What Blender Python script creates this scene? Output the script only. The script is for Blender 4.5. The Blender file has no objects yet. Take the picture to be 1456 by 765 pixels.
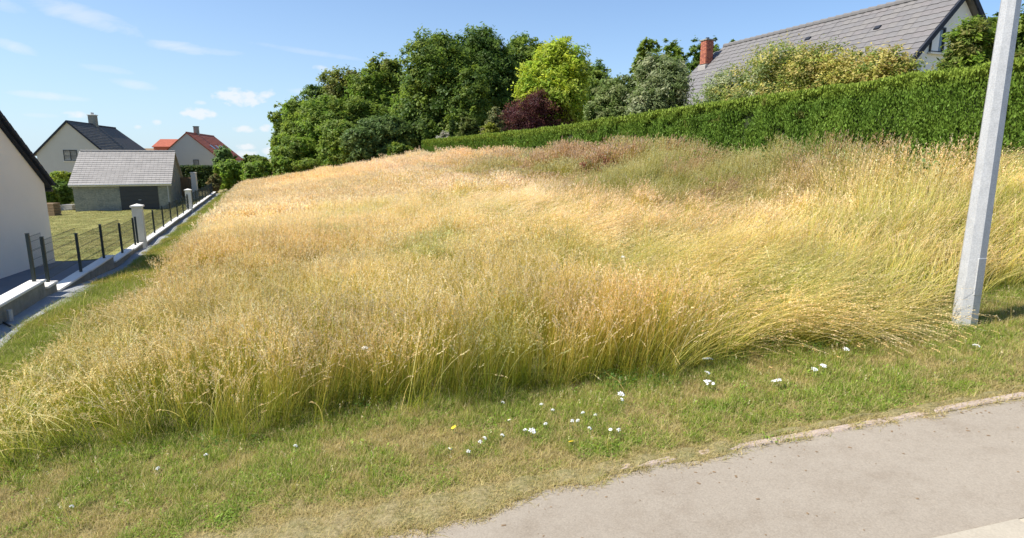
import bpy, math, random
import numpy as np
from mathutils import Vector, Matrix
R = math.radians
sc = bpy.context.scene
C = sc.collection
rng = np.random.default_rng(7)
random.seed(7)

# ------------------------------------------------------------------ camera, sky, sun, exposure
FPX, PITCH = 836.0, R(10.6)
CP, SP = math.cos(PITCH), math.sin(PITCH)
cam = bpy.data.cameras.new('camera'); camo = bpy.data.objects.new('camera', cam); C.objects.link(camo)
cam.sensor_width = 36; cam.lens = FPX / 1456 * 36; cam.clip_start = 0.1; cam.clip_end = 6000
camo.location = (0, 0, 0); camo.rotation_euler = (R(90) - PITCH, 0, 0)
sc.camera = camo
sc.view_settings.view_transform = 'Standard'; sc.view_settings.look = 'None'
sc.view_settings.exposure = 0.88; sc.view_settings.gamma = 1
sc.cycles.max_bounces = 8; sc.cycles.transparent_max_bounces = 6

SUN_DIR = Vector((-0.84, -0.20, 1.0)).normalized()          # towards the sun
SUN_EL = math.asin(SUN_DIR.z); SUN_AZ = math.atan2(SUN_DIR.x, SUN_DIR.y)
sun = bpy.data.lights.new('sun', 'SUN'); sun.energy = 4.2; sun.angle = R(0.53); sun.color = (1.0, 0.95, 0.86)
suno = bpy.data.objects.new('sun', sun); C.objects.link(suno)
suno.rotation_euler = SUN_DIR.to_track_quat('Z', 'Y').to_euler()

W = bpy.data.worlds.new('World'); sc.world = W; W.use_nodes = True
wn, wl = W.node_tree.nodes, W.node_tree.links
wn.clear()


def wnode(t, **k):
    n = wn.new(t)
    for a, b in k.items():
        setattr(n, a, b)
    return n


def wmath(op, a, b=None, c=None, clamp=False):
    n = wnode('ShaderNodeMath', operation=op, use_clamp=clamp)
    for i, v in enumerate((a, b, c)):
        if v is None: continue
        if isinstance(v, (int, float)): n.inputs[i].default_value = v
        else: wl.new(v, n.inputs[i])
    return n.outputs[0]


sky = wnode('ShaderNodeTexSky', sky_type='NISHITA', sun_disc=False, sun_elevation=SUN_EL, sun_rotation=SUN_AZ,
            air_density=1.0, dust_density=0.5, ozone_density=2.2, altitude=100)
tc = wnode('ShaderNodeTexCoord')
sep = wnode('ShaderNodeSeparateXYZ'); wl.new(tc.outputs['Generated'], sep.inputs[0])
az = wmath('ARCTAN2', sep.outputs[0], sep.outputs[1])
el = wmath('ARCSINE', sep.outputs[2])


def pix_dir(px, py):
    u, v = px - 728, py - 382.5
    d = Vector((u, FPX * CP - v * SP, -(FPX * SP + v * CP))).normalized()
    return math.atan2(d.x, d.y), math.asin(d.z)


nzv = wnode('ShaderNodeCombineXYZ')
wl.new(wmath('MULTIPLY', az, 10.0), nzv.inputs[0]); wl.new(wmath('MULTIPLY', el, 26.0), nzv.inputs[1])
nz = wnode('ShaderNodeTexNoise'); nz.inputs['Scale'].default_value = 1.6; nz.inputs['Detail'].default_value = 7
nz.inputs['Roughness'].default_value = 0.62; nz.inputs['Distortion'].default_value = 0.6
wl.new(nzv.outputs[0], nz.inputs['Vector'])
nzw = wnode('ShaderNodeCombineXYZ')
wl.new(wmath('MULTIPLY', az, 22.0), nzw.inputs[0]); wl.new(wmath('MULTIPLY', el, 34.0), nzw.inputs[1])
nz2 = wnode('ShaderNodeTexNoise'); nz2.inputs['Scale'].default_value = 3.0; nz2.inputs['Detail'].default_value = 5
wl.new(nzw.outputs[0], nz2.inputs['Vector'])
# px, py, half width px, half height px, tilt, strength, puffy
CLOUDS = [(105, 18, 85, 15, 0.22, .75, 0), (20, 66, 34, 8, .25, .6, 0), (262, 68, 44, 8, .06, .85, 0), (300, 73, 45, 5, .02, .4, 0),
          (340, 139, 34, 12, 0, 1.2, 1), (379, 134, 14, 6, -.3, .8, 1), (283, 161, 23, 8, 0, 1.15, 1), (222, 174, 8, 4, 0, .7, 1),
          (150, 98, 34, 6, .1, .45, 0), (190, 120, 34, 6, .15, .5, 0), (75, 137, 55, 5, .05, .6, 0), (108, 163, 17, 5, 0, .9, 1),
          (60, 164, 32, 4, 0, .55, 0), (348, 184, 16, 5, 0, .9, 1), (378, 182, 9, 5, 0, .8, 1), (352, 209, 15, 5, 0, 1.1, 1),
          (350, 218, 18, 5, 0, .9, 1), (383, 216, 10, 6, 0, 1.1, 1), (458, 97, 12, 5, 0, .5, 1), (430, 130, 20, 5, .05, .55, 0),
          (440, 74, 70, 4, .1, .35, 0), (196, 181, 5, 3, 0, .6, 1), (10, 8, 30, 10, .2, .4, 0), (284, 146, 8, 4, 0, .55, 1),
          # the same kind of cloud goes on outside the frame
          (-300, 60, 90, 18, .1, .7, 0), (-200, -100, 120, 14, .2, .6, 0), (300, -160, 140, 18, .1, .5, 0), (-500, 130, 60, 14, 0, 1, 1),
          (1800, -60, 90, 12, .1, .6, 0), (2100, 100, 60, 14, 0, 1, 1), (900, -250, 150, 16, .1, .5, 0)]
mask = None
for (px, py, hw, hh, tilt, st, puff) in CLOUDS:
    a0, e0 = pix_dir(px, py); a1, _ = pix_dir(px + 10, py); _, e1 = pix_dir(px, py - 10)
    wa, we = abs(a1 - a0) / 10 * hw, abs(e1 - e0) / 10 * hh
    da = wmath('SUBTRACT', az, a0); de = wmath('SUBTRACT', el, e0)
    rot = wmath('ADD', de, wmath('MULTIPLY', da, tilt))
    q = wmath('ADD', wmath('POWER', wmath('DIVIDE', da, wa), 2.0), wmath('POWER', wmath('DIVIDE', rot, we), 2.0))
    base = wmath('SUBTRACT', 1.0, wmath('MULTIPLY', q, 0.8))
    src = nz2 if puff else nz
    m = wmath('ADD', base, wmath('MULTIPLY', wmath('SUBTRACT', src.outputs['Fac'], 0.5), 3.4 if puff else 3.2))
    m = wmath('MULTIPLY', m, st * (1.0 if puff else .62), clamp=True)
    inside = wmath('SUBTRACT', 2.2, q, clamp=True)
    m = wmath('MULTIPLY', m, inside)
    mask = m if mask is None else wmath('MAXIMUM', mask, m)
# pale summer haze low in the sky: whiter towards the horizon, slightly more on the sun's side
hz = wmath('POWER', 2.718, wmath('MULTIPLY', wmath('MAXIMUM', sep.outputs[2], 0.0), -4.6))
side = wmath('MULTIPLY_ADD', sep.outputs[0], -0.30, 0.62)
hz = wmath('MULTIPLY', hz, side, clamp=True)
mixh = wnode('ShaderNodeMix', data_type='RGBA'); wl.new(hz, mixh.inputs[0]); tnt = wnode('ShaderNodeMix', data_type='RGBA', blend_type='MULTIPLY'); tnt.inputs[0].default_value = 1; tnt.inputs[7].default_value = (.63, .78, .97, 1); wl.new(sky.outputs[0], tnt.inputs[6]); wl.new(tnt.outputs[2], mixh.inputs[6])
mixh.inputs[7].default_value = (3.7, 4.7, 5.45, 1)
mixc = wnode('ShaderNodeMix', data_type='RGBA'); wl.new(wmath('MULTIPLY', mask, .8), mixc.inputs[0]); wl.new(mixh.outputs[2], mixc.inputs[6])
mixc.inputs[7].default_value = (5.0, 5.2, 5.4, 1)
bg = wnode('ShaderNodeBackground'); wl.new(mixc.outputs[2], bg.inputs[0]); bg.inputs[1].default_value = 0.1
wo = wnode('ShaderNodeOutputWorld'); wl.new(bg.outputs[0], wo.inputs[0])


# ------------------------------------------------------------------ projection helper and terrain
def ray(px, py):
    u, v = px - 728, py - 382.5
    return u, FPX * CP - v * SP, -(FPX * SP + v * CP)


def at(px, py, Y):
    x, y, z = ray(px, py)
    return Vector((x / y * Y, Y, z / y * Y))


TT = [4, 12, 18, 30, 50, 62, 80, 110, 200]
SS = [-80, -30, -20, -8, -5.6, -3, 0, 5, 10, 14.5, 15.7, 18, 25, 60, 120]
TZ = np.array([
    [-4.6, -4.2, -3.9, -3.30, -2.88, -2.84, -2.72, -2.36, -1.75, -1.0, -.7, -.3, -.1, 1, 1],
    [-4.8, -4.2, -3.9, -3.38, -2.95, -2.92, -2.74, -2.3, -1.5, -.62, -.5, -.2, 0, 1, 1],
    [-4.8, -4.2, -3.9, -3.50, -3.48, -3.2, -2.85, -2.2, -1.4, -.52, -.42, -.1, 0, 1, 1],
    [-4.8, -4.2, -4.0, -3.75, -3.56, -3.3, -2.95, -2.2, -1.35, -.52, -.38, 0, .1, 1, 2],
    [-4.8, -4.4, -4.35, -4.25, -3.62, -3.35, -2.95, -2.15, -1.3, -.6, -.4, 0, .2, 1.5, 2],
    [-4.6, -4.3, -4.2, -4.0, -3.65, -3.4, -2.9, -2.1, -1.2, -.45, -.3, 0, .3, 2, 2],
    [-4.0, -3.9, -3.8, -3.7, -3.5, -3.2, -2.8, -2.0, -1.0, -.2, 0, .2, .8, 2.5, 3],
    [-3.2, -3.1, -3.0, -3.0, -3.0, -2.8, -2.5, -1.9, -.8, 0, .2, .5, 1, 3, 3],
    [-3, -3, -3, -3, -3, -3, -2.8, -2.0, -1.0, -.5, 0, .2, 1, 2, 2]])
YL = TZ.mean() * 0


def kerb_y(x): return 4.11 + .19 * x


def h(x, y):
    x = np.asarray(x, float); y = np.asarray(y, float)
    s = x + .42 * y
    rows = np.stack([np.interp(s, SS, r) for r in TZ])
    ti = np.interp(y, TT, np.arange(len(TT)))
    i0 = np.clip(np.floor(ti).astype(int), 0, len(TT) - 2); f = ti - i0
    f = f * f * (3 - 2 * f) * .5 + f * .5
    T = np.take_along_axis(rows, i0[None], 0)[0] * (1 - f) + np.take_along_axis(rows, i0[None] + 1, 0)[0] * f
    zr = -2.5 + .085 * np.clip(x, -12, 30)
    q = np.clip((y - kerb_y(x)) / 4.0, 0, 1); w = q * q * (3 - 2 * q)
    bump = .035 * np.sin(x * 1.7 + y * .6) * np.sin(y * 1.3 - x * .4) * np.clip((y - kerb_y(x)) / 1.5 , 0, 1)
    far = np.clip((np.hypot(x, y) - 160) / 300, 0, 1)
    z = zr * (1 - w) + T * w + bump
    return z * (1 - far) + (-3.2) * far


def h1(x, y): return float(h(np.array([x]), np.array([y]))[0])


def hit(px, py, dz=0.0, y0=2.0, y1=90):
    """where the sight line through a pixel meets the terrain raised by dz"""
    x, y, z = ray(px, py)
    Y = np.arange(y0, y1, .01); X = x / y * Y; Z = z / y * Y
    k = np.argmax(Z < h(X, Y) + dz)
    return Vector((X[k], Y[k], Z[k] - dz))


def P(s, t, dz=0.0):                                           # lot coordinates -> point on the terrain
    x = s - .42 * t
    return Vector((x, t, h1(x, t) + dz))


# ------------------------------------------------------------------ materials
def mat(name):
    m = bpy.data.materials.new(name); m.use_nodes = True
    n, l = m.node_tree.nodes, m.node_tree.links
    b = n['Principled BSDF']
    return m, n, l, b


def noise(n, l, scale, detail=6, rough=.6, coord='Object', vec=None):
    t = n.new('ShaderNodeTexCoord'); z = n.new('ShaderNodeTexNoise')
    z.inputs['Scale'].default_value = scale; z.inputs['Detail'].default_value = detail; z.inputs['Roughness'].default_value = rough
    if vec:
        mp = n.new('ShaderNodeMapping'); mp.inputs['Scale'].default_value = vec
        l.new(t.outputs[coord], mp.inputs[0]); l.new(mp.outputs[0], z.inputs['Vector'])
    else: l.new(t.outputs[coord], z.inputs['Vector'])
    return z.outputs['Fac']


def ramp(n, l, fac, stops):
    r = n.new('ShaderNodeValToRGB'); l.new(fac, r.inputs[0])
    e = r.color_ramp.elements
    while len(e) < len(stops): e.new(.5)
    for k, (p, c) in enumerate(stops):
        e[k].position = p; e[k].color = (*c, 1)
    return r.outputs[0]


def mix(n, l, f, a, b, mode='MIX'):
    m = n.new('ShaderNodeMix'); m.data_type = 'RGBA'; m.blend_type = mode
    for i, v in ((0, f), (6, a), (7, b)):
        if isinstance(v, (int, float)): m.inputs[i].default_value = v
        elif isinstance(v, tuple): m.inputs[i].default_value = (*v, 1)
        else: l.new(v, m.inputs[i])
    return m.outputs[2]


def bump(n, l, b, fac, s=.3, d=.02):
    k = n.new('ShaderNodeBump'); k.inputs['Strength'].default_value = s; k.inputs['Distance'].default_value = d
    l.new(fac, k.inputs['Height']); l.new(k.outputs[0], b.inputs['Normal'])


def plain(name, col, var=.12, scale=6, rough=.8, bs=.2, bd=.01, spec=.3, fine=60):
    m, n, l, b = mat(name)
    a = noise(n, l, scale); f = noise(n, l, fine, 3)
    lo = tuple(c * (1 - var) for c in col); hi = tuple(min(1, c * (1 + var)) for c in col)
    c = ramp(n, l, a, [(.3, lo), (.7, hi)])
    c = mix(n, l, .35, c, ramp(n, l, f, [(.35, tuple(x * .8 for x in col)), (.65, tuple(min(1, x * 1.15) for x in col))]))
    l.new(c, b.inputs['Base Color']); b.inputs['Roughness'].default_value = rough
    b.inputs['Specular IOR Level'].default_value = spec
    bump(n, l, b, f, bs, bd)
    return m


def foliage_mat(name, inst=False, trans=.38, gloss=.35, rough=.5):
    m, n, l, b = mat(name)
    a = n.new('ShaderNodeAttribute'); a.attribute_name = 'col'
    c = a.outputs['Color']
    if inst:
        t = n.new('ShaderNodeAttribute'); t.attribute_name = 'tint'; t.attribute_type = 'INSTANCER'
        c = mix(n, l, 1.0, c, t.outputs['Vector'], 'MULTIPLY')
    l.new(c, b.inputs['Base Color']); b.inputs['Roughness'].default_value = rough
    b.inputs['Specular IOR Level'].default_value = gloss
    tr = n.new('ShaderNodeBsdfTranslucent'); l.new(c, tr.inputs[0])
    ms = n.new('ShaderNodeMixShader'); ms.inputs[0].default_value = trans
    l.new(b.outputs[0], ms.inputs[1]); l.new(tr.outputs[0], ms.inputs[2])
    l.new(ms.outputs[0], n['Material Output'].inputs[0])
    return m


M = {}
M['grass'] = foliage_mat('grass', True, .48, .25, .6)
M['leaf'] = foliage_mat('leaf', False, .5, .25, .55)
M['hedge'] = foliage_mat('hedge', False, .25, .2, .6)
M['bark'] = plain('bark', (.16, .12, .085), .3, 8, .9, .6, .03)
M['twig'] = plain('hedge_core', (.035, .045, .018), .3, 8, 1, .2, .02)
M['render_cream'] = plain('cream_render', (.88, .80, .68), .07, .45, .9, .15, .004, fine=90)
M['render_grey'] = plain('grey_render', (.56, .52, .45), .07, .45, .9, .15, .004, fine=90)
M['render_white'] = plain('white_render', (.82, .81, .76), .06, .45, .9, .15, .004, fine=90)
M['stone_pillar'] = plain('pillar_stone', (.70, .66, .58), .08, 5, .8, .3, .008)
M['coping'] = plain('coping_stone', (.78, .74, .66), .06, 5, .8, .2, .005)
M['wall_dark'] = plain('dirty_block', (.27, .26, .22), .35, 5, .95, .6, .02)
M['slate'] = plain('dark_slate', (.022, .026, .038), .25, 4, .7, .2, .01)
M['slate_grey'] = plain('grey_slate', (.15, .14, .125), .18, 3, .85, .2, .01, .12)
M['tile_grey'] = plain('grey_tile', (.175, .165, .16), .15, 2.2, .7, .3, .01)
M['tile_light'] = plain('light_tile', (.34, .315, .285), .2, 1.2, .7, .3, .01)
M['tile_red'] = plain('red_tile', (.36, .10, .055), .3, 3, .8, .3, .01)
M['brick'] = plain('red_brick', (.42, .15, .09), .25, 9, .85, .4, .01)
M['mortar'] = plain('mortar', (.42, .38, .33), .1, 8, .9)
M['steel_green'] = plain('green_steel', (.018, .03, .028), .1, 8, .45, .05, .002, .5)
M['wire'] = plain('dark_wire', (.03, .04, .038), .1, 8, .5, 0, .001, .4)
M['door_dark'] = plain('dark_door', (.028, .03, .038), .1, 3, .4, .05, .002, .5)
M['frame_dark'] = plain('dark_frame', (.03, .035, .04), .1, 5, .5, .05, .002)
M['white_paint'] = plain('white_paint', (.78, .78, .76), .04, 5, .5, .05, .002)
M['wood'] = plain('weathered_wood', (.24, .16, .09), .3, 9, .85, .4, .01)
M['flower_white'] = plain('white_petal', (.85, .85, .80), .05, 40, .7, 0, .001)
M['flower_yellow'] = plain('yellow_petal', (.82, .58, .04), .1, 40, .7, 0, .001)
M['stem'] = plain('green_stem', (.14, .2, .05), .2, 30, .7, 0, .001)

m, n, l, b = mat('glass'); b.inputs['Base Color'].default_value = (.07, .085, .10, 1); b.inputs['Roughness'].default_value = .08
b.inputs['Specular IOR Level'].default_value = .8; M['glass'] = m
m, n, l, b = mat('curtain'); b.inputs['Base Color'].default_value = (.35, .36, .36, 1); M['curtain'] = m

# galvanised mast
m, n, l, b = mat('galvanised'); a = noise(n, l, 9, 8, .7, vec=(1, 1, .5)); f = noise(n, l, 70, 4)
c = ramp(n, l, a, [(.3, (.36, .36, .36)), (.5, (.47, .47, .47)), (.72, (.56, .555, .55))])
c = mix(n, l, .4, c, ramp(n, l, f, [(.4, (.34, .34, .34)), (.6, (.58, .58, .57))])); l.new(c, b.inputs['Base Color'])
b.inputs['Metallic'].default_value = .25; b.inputs['Roughness'].default_value = .55; bump(n, l, b, f, .15, .003); M['galv'] = m

# lined stone for the garage: blocks are a few pixels, courses are geometry, tone varies
m, n, l, b = mat('flint_block'); a = noise(n, l, 2.2, 6, .7); f = noise(n, l, 14, 4, .7, vec=(.5, .5, 2.2))
c = ramp(n, l, a, [(.32, (.17, .18, .16)), (.5, (.30, .30, .24)), (.7, (.42, .40, .31))])
c = mix(n, l, .5, c, ramp(n, l, f, [(.4, (.13, .135, .13)), (.62, (.38, .37, .31))])); l.new(c, b.inputs['Base Color'])
b.inputs['Roughness'].default_value = .9; bump(n, l, b, f, .4, .02); M['flint'] = m

# ground under everything
m, n, l, b = mat('ground_soil'); a = noise(n, l, .9, 8, .65); f = noise(n, l, 26, 6, .7); g = noise(n, l, 6, 6, .7)
c = ramp(n, l, a, [(.35, (.20, .20, .06)), (.5, (.30, .25, .10)), (.68, (.38, .31, .16))])
c = mix(n, l, .5, c, ramp(n, l, g, [(.38, (.17, .20, .05)), (.55, (.28, .24, .10)), (.7, (.42, .34, .18))]))
c = mix(n, l, .5, c, ramp(n, l, f, [(.36, (.06, .05, .025)), (.6, (.36, .29, .17))])); l.new(c, b.inputs['Base Color'])
b.inputs['Roughness'].default_value = 1; b.inputs['Specular IOR Level'].default_value = .1; bump(n, l, b, f, .8, .03); M['soil'] = m

m, n, l, b = mat('mown_lawn'); a = noise(n, l, .35, 6, .6); f = noise(n, l, 9, 6, .75)
c = ramp(n, l, a, [(.35, (.20, .225, .06)), (.65, (.34, .30, .11))])
c = mix(n, l, .45, c, ramp(n, l, f, [(.35, (.12, .16, .04)), (.65, (.40, .35, .15))])); l.new(c, b.inputs['Base Color'])
b.inputs['Roughness'].default_value = 1; b.inputs['Specular IOR Level'].default_value = .1; bump(n, l, b, f, .5, .03); M['lawn'] = m

m, n, l, b = mat('gravel'); a = noise(n, l, 1.3, 6, .6); f = noise(n, l, 45, 4, .8)
c = ramp(n, l, a, [(.35, (.29, .30, .31)), (.65, (.40, .40, .39))])
c = mix(n, l, .5, c, ramp(n, l, f, [(.35, (.15, .16, .17)), (.65, (.52, .52, .51))])); l.new(c, b.inputs['Base Color'])
b.inputs['Roughness'].default_value = .95; bump(n, l, b, f, .7, .02); M['gravel'] = m

m, n, l, b = mat('drive_paving'); a = noise(n, l, .8, 5); f = noise(n, l, 30, 3)
c = ramp(n, l, a, [(.3, (.13, .14, .16)), (.7, (.17, .18, .20))]); l.new(c, b.inputs['Base Color'])
b.inputs['Roughness'].default_value = .9; bump(n, l, b, f, .3, .01); M['drive'] = m


def pave_mat(name, dark, light, dirt):
    m, n, l, b = mat(name)
    a = noise(n, l, .55, 8, .65); g = noise(n, l, 3.2, 7, .7); f = noise(n, l, 75, 3, .8); v = n.new('ShaderNodeTexVoronoi')
    tcx = n.new('ShaderNodeTexCoord'); l.new(tcx.outputs['Object'], v.inputs[0]); v.inputs['Scale'].default_value = 85
    c = ramp(n, l, a, [(.34, dark), (.66, light)])
    c = mix(n, l, .5, c, ramp(n, l, g, [(.33, dirt), (.52, light), (.75, tuple(x * 1.12 for x in light))]))
    c = mix(n, l, .22, c, ramp(n, l, f, [(.36, tuple(x * .62 for x in dark)), (.62, tuple(x * 1.25 for x in light))]))
    bw = n.new('ShaderNodeRGBToBW'); l.new(v.outputs['Color'], bw.inputs[0])
    c = mix(n, l, .10, c, ramp(n, l, bw.outputs[0], [(.2, tuple(x * .6 for x in dark)), (.8, tuple(min(.9, x * 1.35) for x in light))]))
    # thin cracks
    vc = n.new('ShaderNodeTexVoronoi'); vc.feature = 'DISTANCE_TO_EDGE'; vc.inputs['Scale'].default_value = .8
    mp = n.new('ShaderNodeMix'); mp.data_type = 'RGBA'; mp.inputs[0].default_value = .09
    nn = n.new('ShaderNodeTexNoise'); nn.inputs['Scale'].default_value = 4; l.new(tcx.outputs['Object'], nn.inputs[0])
    l.new(tcx.outputs['Object'], mp.inputs[6]); l.new(nn.outputs['Color'], mp.inputs[7]); l.new(mp.outputs[2], vc.inputs[0])
    cr = ramp(n, l, vc.outputs['Distance'], [(0, (.55, .55, .55)), (.006, (1, 1, 1))])
    c = mix(n, l, .06, c, cr, 'MULTIPLY')
    l.new(c, b.inputs['Base Color']); b.inputs['Roughness'].default_value = .92
    b.inputs['Specular IOR Level'].default_value = .2
    bump(n, l, b, f, .35, .006)
    return m


M['pave'] = pave_mat('pavement_surface', (.25, .21, .16), (.325, .28, .22), (.23, .185, .135))
M['road'] = pave_mat('road_surface', (.16, .155, .15), (.22, .21, .20), (.14, .13, .11))
M['kerbstone'] = plain('kerb_concrete', (.42, .335, .275), .18, 5, .95, .6, .01)
M['kerbpale'] = plain('pale_kerb', (.40, .35, .27), .1, 5, .9, .4, .006)


# ------------------------------------------------------------------ mesh helpers
def mesh_np(name, V, F, mats, col=None, mi=None, smooth=False):
    """V (n,3), F list of (k,m) int arrays, col (n,3)"""
    me = bpy.data.meshes.new(name)
    V = np.asarray(V, np.float32)
    me.vertices.add(len(V)); me.vertices.foreach_set('co', V.ravel())
    F = [f for f in F if len(f)]
    loops = np.concatenate([f.ravel() for f in F]) if F else np.zeros(0, int)
    tot = np.concatenate([np.full(len(f), f.shape[1]) for f in F]) if F else np.zeros(0, int)
    me.loops.add(len(loops)); me.loops.foreach_set('vertex_index', loops.astype(np.int32))
    me.polygons.add(len(tot)); me.polygons.foreach_set('loop_start', np.concatenate([[0], np.cumsum(tot)[:-1]]).astype(np.int32))
    if mi is not None: me.polygons.foreach_set('material_index', mi.astype(np.int32))
    me.update(calc_edges=True)
    if col is not None:
        a = me.color_attributes.new('col', 'FLOAT_COLOR', 'POINT')
        c = np.ones((len(V), 4), np.float32); c[:, :3] = np.clip(col, 0, 1); a.data.foreach_set('color', c.ravel())
    for m_ in (mats if isinstance(mats, (list, tuple)) else [mats]): me.materials.append(m_)
    if smooth: me.polygons.foreach_set('use_smooth', np.ones(len(tot), bool))
    return me


def link(name, me, parent=None, loc=None, rot=None):
    o = bpy.data.objects.new(name, me); C.objects.link(o)
    if parent is not None: o.parent = parent
    if loc is not None: o.location = loc
    if rot is not None: o.rotation_euler = rot
    return o


def tag(o, label=None, cat=None, group=None, kind=None):
    for k, v in (('label', label), ('category', cat), ('group', group), ('kind', kind)):
        if v: o[k] = v
    return o


def empty(name, loc, rz=0):
    return link(name, None, None, loc, (0, 0, rz))


class MB:
    """collects convex pieces for one mesh"""
    def __init__(s): s.v = []; s.f = []

    def add(s, vs, fs):
        k = len(s.v); s.v += [tuple(v) for v in vs]; s.f += [tuple(i + k for i in f) for f in fs]; return s

    def hexa(s, a):                                            # 8 corners: bottom 0-3 ccw, top 4-7
        return s.add(a, [(3, 2, 1, 0), (4, 5, 6, 7), (0, 1, 5, 4), (1, 2, 6, 5), (2, 3, 7, 6), (3, 0, 4, 7)])

    def box(s, x0, x1, y0, y1, z0, z1, bev=0):
        if bev:
            b = bev
            v = []
            for z, i in ((z0, b), (z0 + b, 0), (z1 - b, 0), (z1, b)):
                v += [(x0 + i, y0 + i, z), (x1 - i, y0 + i, z), (x1 - i, y1 - i, z), (x0 + i, y1 - i, z)]
            fs = [(3, 2, 1, 0), (12, 13, 14, 15)]
            for r_ in range(3):
                for k in range(4):
                    a, c_ = r_ * 4 + k, r_ * 4 + (k + 1) % 4
                    fs.append((a, c_, c_ + 4, a + 4))
            return s.add(v, fs)
        return s.hexa([(x0, y0, z0), (x1, y0, z0), (x1, y1, z0), (x0, y1, z0), (x0, y0, z1), (x1, y0, z1), (x1, y1, z1), (x0, y1, z1)])

    def tube(s, pts, rad, n=8):
        pts = [Vector(p) for p in pts]; vs = []; fs = []
        for i, p in enumerate(pts):
            d = (pts[min(i + 1, len(pts) - 1)] - pts[max(i - 1, 0)]).normalized()
            a = d.orthogonal().normalized() if abs(d.z) < .99 else Vector((1, 0, 0)); 
            a = (a - d * a.dot(d)).normalized(); b_ = d.cross(a)
            r_ = rad[i] if hasattr(rad, '__len__') else rad
            for k in range(n):
                t = 2 * math.pi * (k + .5) / n
                vs.append(p + a * math.cos(t) * r_ + b_ * math.sin(t) * r_)
        for i in range(len(pts) - 1):
            for k in range(n):
                q = (k + 1) % n
                fs.append((i * n + k, i * n + q, i * n + n + q, i * n + n + k))
        fs.append(tuple(range(n - 1, -1, -1))); fs.append(tuple(range((len(pts) - 1) * n, len(pts) * n)))
        return s.add(vs, fs)

    def mesh(s, name, m_, smooth=False):
        me = bpy.data.meshes.new(name); me.from_pydata(s.v, [], s.f); me.update()
        for q in (m_ if isinstance(m_, (list, tuple)) else [m_]): me.materials.append(q)
        if smooth:
            me.polygons.foreach_set('use_smooth', np.ones(len(me.polygons), bool))
        return me

    def build(s, name, m_, parent=None, loc=None, rot=None, smooth=False):
        return link(name, s.mesh(name, m_, smooth), parent, loc, rot)


def sheet(name, fn, nu, nv, m_, parent=None):
    """a grid: fn(u array, v array) -> x, y, z arrays with u, v in 0..1"""
    u, v = np.meshgrid(np.linspace(0, 1, nu), np.linspace(0, 1, nv))
    x, y, z = fn(u.ravel(), v.ravel())
    i = np.arange(nu * nv).reshape(nv, nu)
    q = np.stack([i[:-1, :-1], i[:-1, 1:], i[1:, 1:], i[1:, :-1]], -1).reshape(-1, 4)
    return link(name, mesh_np(name, np.stack([x, y, z], -1), [q], m_, smooth=True), parent)


# ------------------------------------------------------------------ ground, lawn, paths, pavement, road
gx = np.concatenate([-np.geomspace(2500, 46, 16), np.arange(-45, 34, .5), np.geomspace(34, 2500, 16)])
gy = np.concatenate([-np.geomspace(2500, 8, 14), np.arange(-7, 2.8, .7), np.arange(2.9, 12, .3), np.arange(12, 80, .6), np.geomspace(80.5, 3500, 26)])
X, Y = np.meshgrid(gx, gy)
Z = h(X.ravel(), Y.ravel())
below = Y.ravel() < kerb_y(X.ravel()) - .05
Z = np.where(below, Z - .3, Z)
i = np.arange(len(gx) * len(gy)).reshape(len(gy), len(gx))
q = np.stack([i[:-1, :-1], i[:-1, 1:], i[1:, 1:], i[1:, :-1]], -1).reshape(-1, 4)
ground = link('ground', mesh_np('ground', np.stack([X.ravel(), Y.ravel(), Z], -1), [q], M['soil'], smooth=True))
tag(ground, 'brown and green soil under the long grass and verge', kind='structure')


def lot_sheet(name, s0, s1, t0, t1, dz, m_, ns, nt, label):
    def fn(u, v):
        t = t0 + (t1 - t0) * v
        s = (s0(t) if callable(s0) else s0) * (1 - u) + (s1(t) if callable(s1) else s1) * u
        x = s - .42 * t
        return x, t, h(x, t) + dz
    o = sheet(name, fn, ns, nt, m_); tag(o, label, kind='structure'); return o


lot_sheet('lawn', -70, -5.5, 20.3, 62, .035, M['lawn'], 130, 90, 'mown yellow green lawn around the stone garage')
lot_sheet('driveway', -26, -5.5, 4.5, 20.2, .035, M['drive'], 60, 50, 'dark grey paved drive beside the cream house')
lot_sheet('path', -4.9, lambda t: -4.25 + .12 * np.sin(t * 1.1), 5.2, 61, .03, M['gravel'], 7, 140, 'narrow grey gravel path beside the low fence wall')


_n1 = np.random.default_rng(31).random(512)


def vnoise_(x, sc_):
    x = np.asarray(x) / sc_ + 200; i_ = np.floor(x).astype(int); f_ = x - i_; f_ = f_ * f_ * (3 - 2 * f_)
    return _n1[i_ % 512] * (1 - f_) + _n1[(i_ + 1) % 512] * f_


def sstep_(a, b_, x): t = np.clip((x - a) / (b_ - a), 0, 1); return t * t * (3 - 2 * t)


def strip(name, off0, off1, dz, m_, nx=160, nv=6, x0=-16, x1=24, jag=0):
    def fn(u, v):
        x = x0 + (x1 - x0) * u
        o = off0 + (off1 - off0) * v
        y = kerb_y(x) + o
        return x, y, -2.5 + .085 * np.clip(x, -12, 30) + dz
    return sheet(name, fn, nx, nv, m_)


pv = strip('pavement', -1.365, -.005, 0, M['pave']); tag(pv, 'worn beige tarmac pavement', kind='structure')
rd = strip('road', -9, -1.63, -.12, M['road'], nv=20); tag(rd, 'grey tarmac road below the kerb', kind='structure')

# back edging of the pavement (half buried, pinkish concrete) and the pale street kerb: stones one by one
KA = math.atan(.19)


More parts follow.
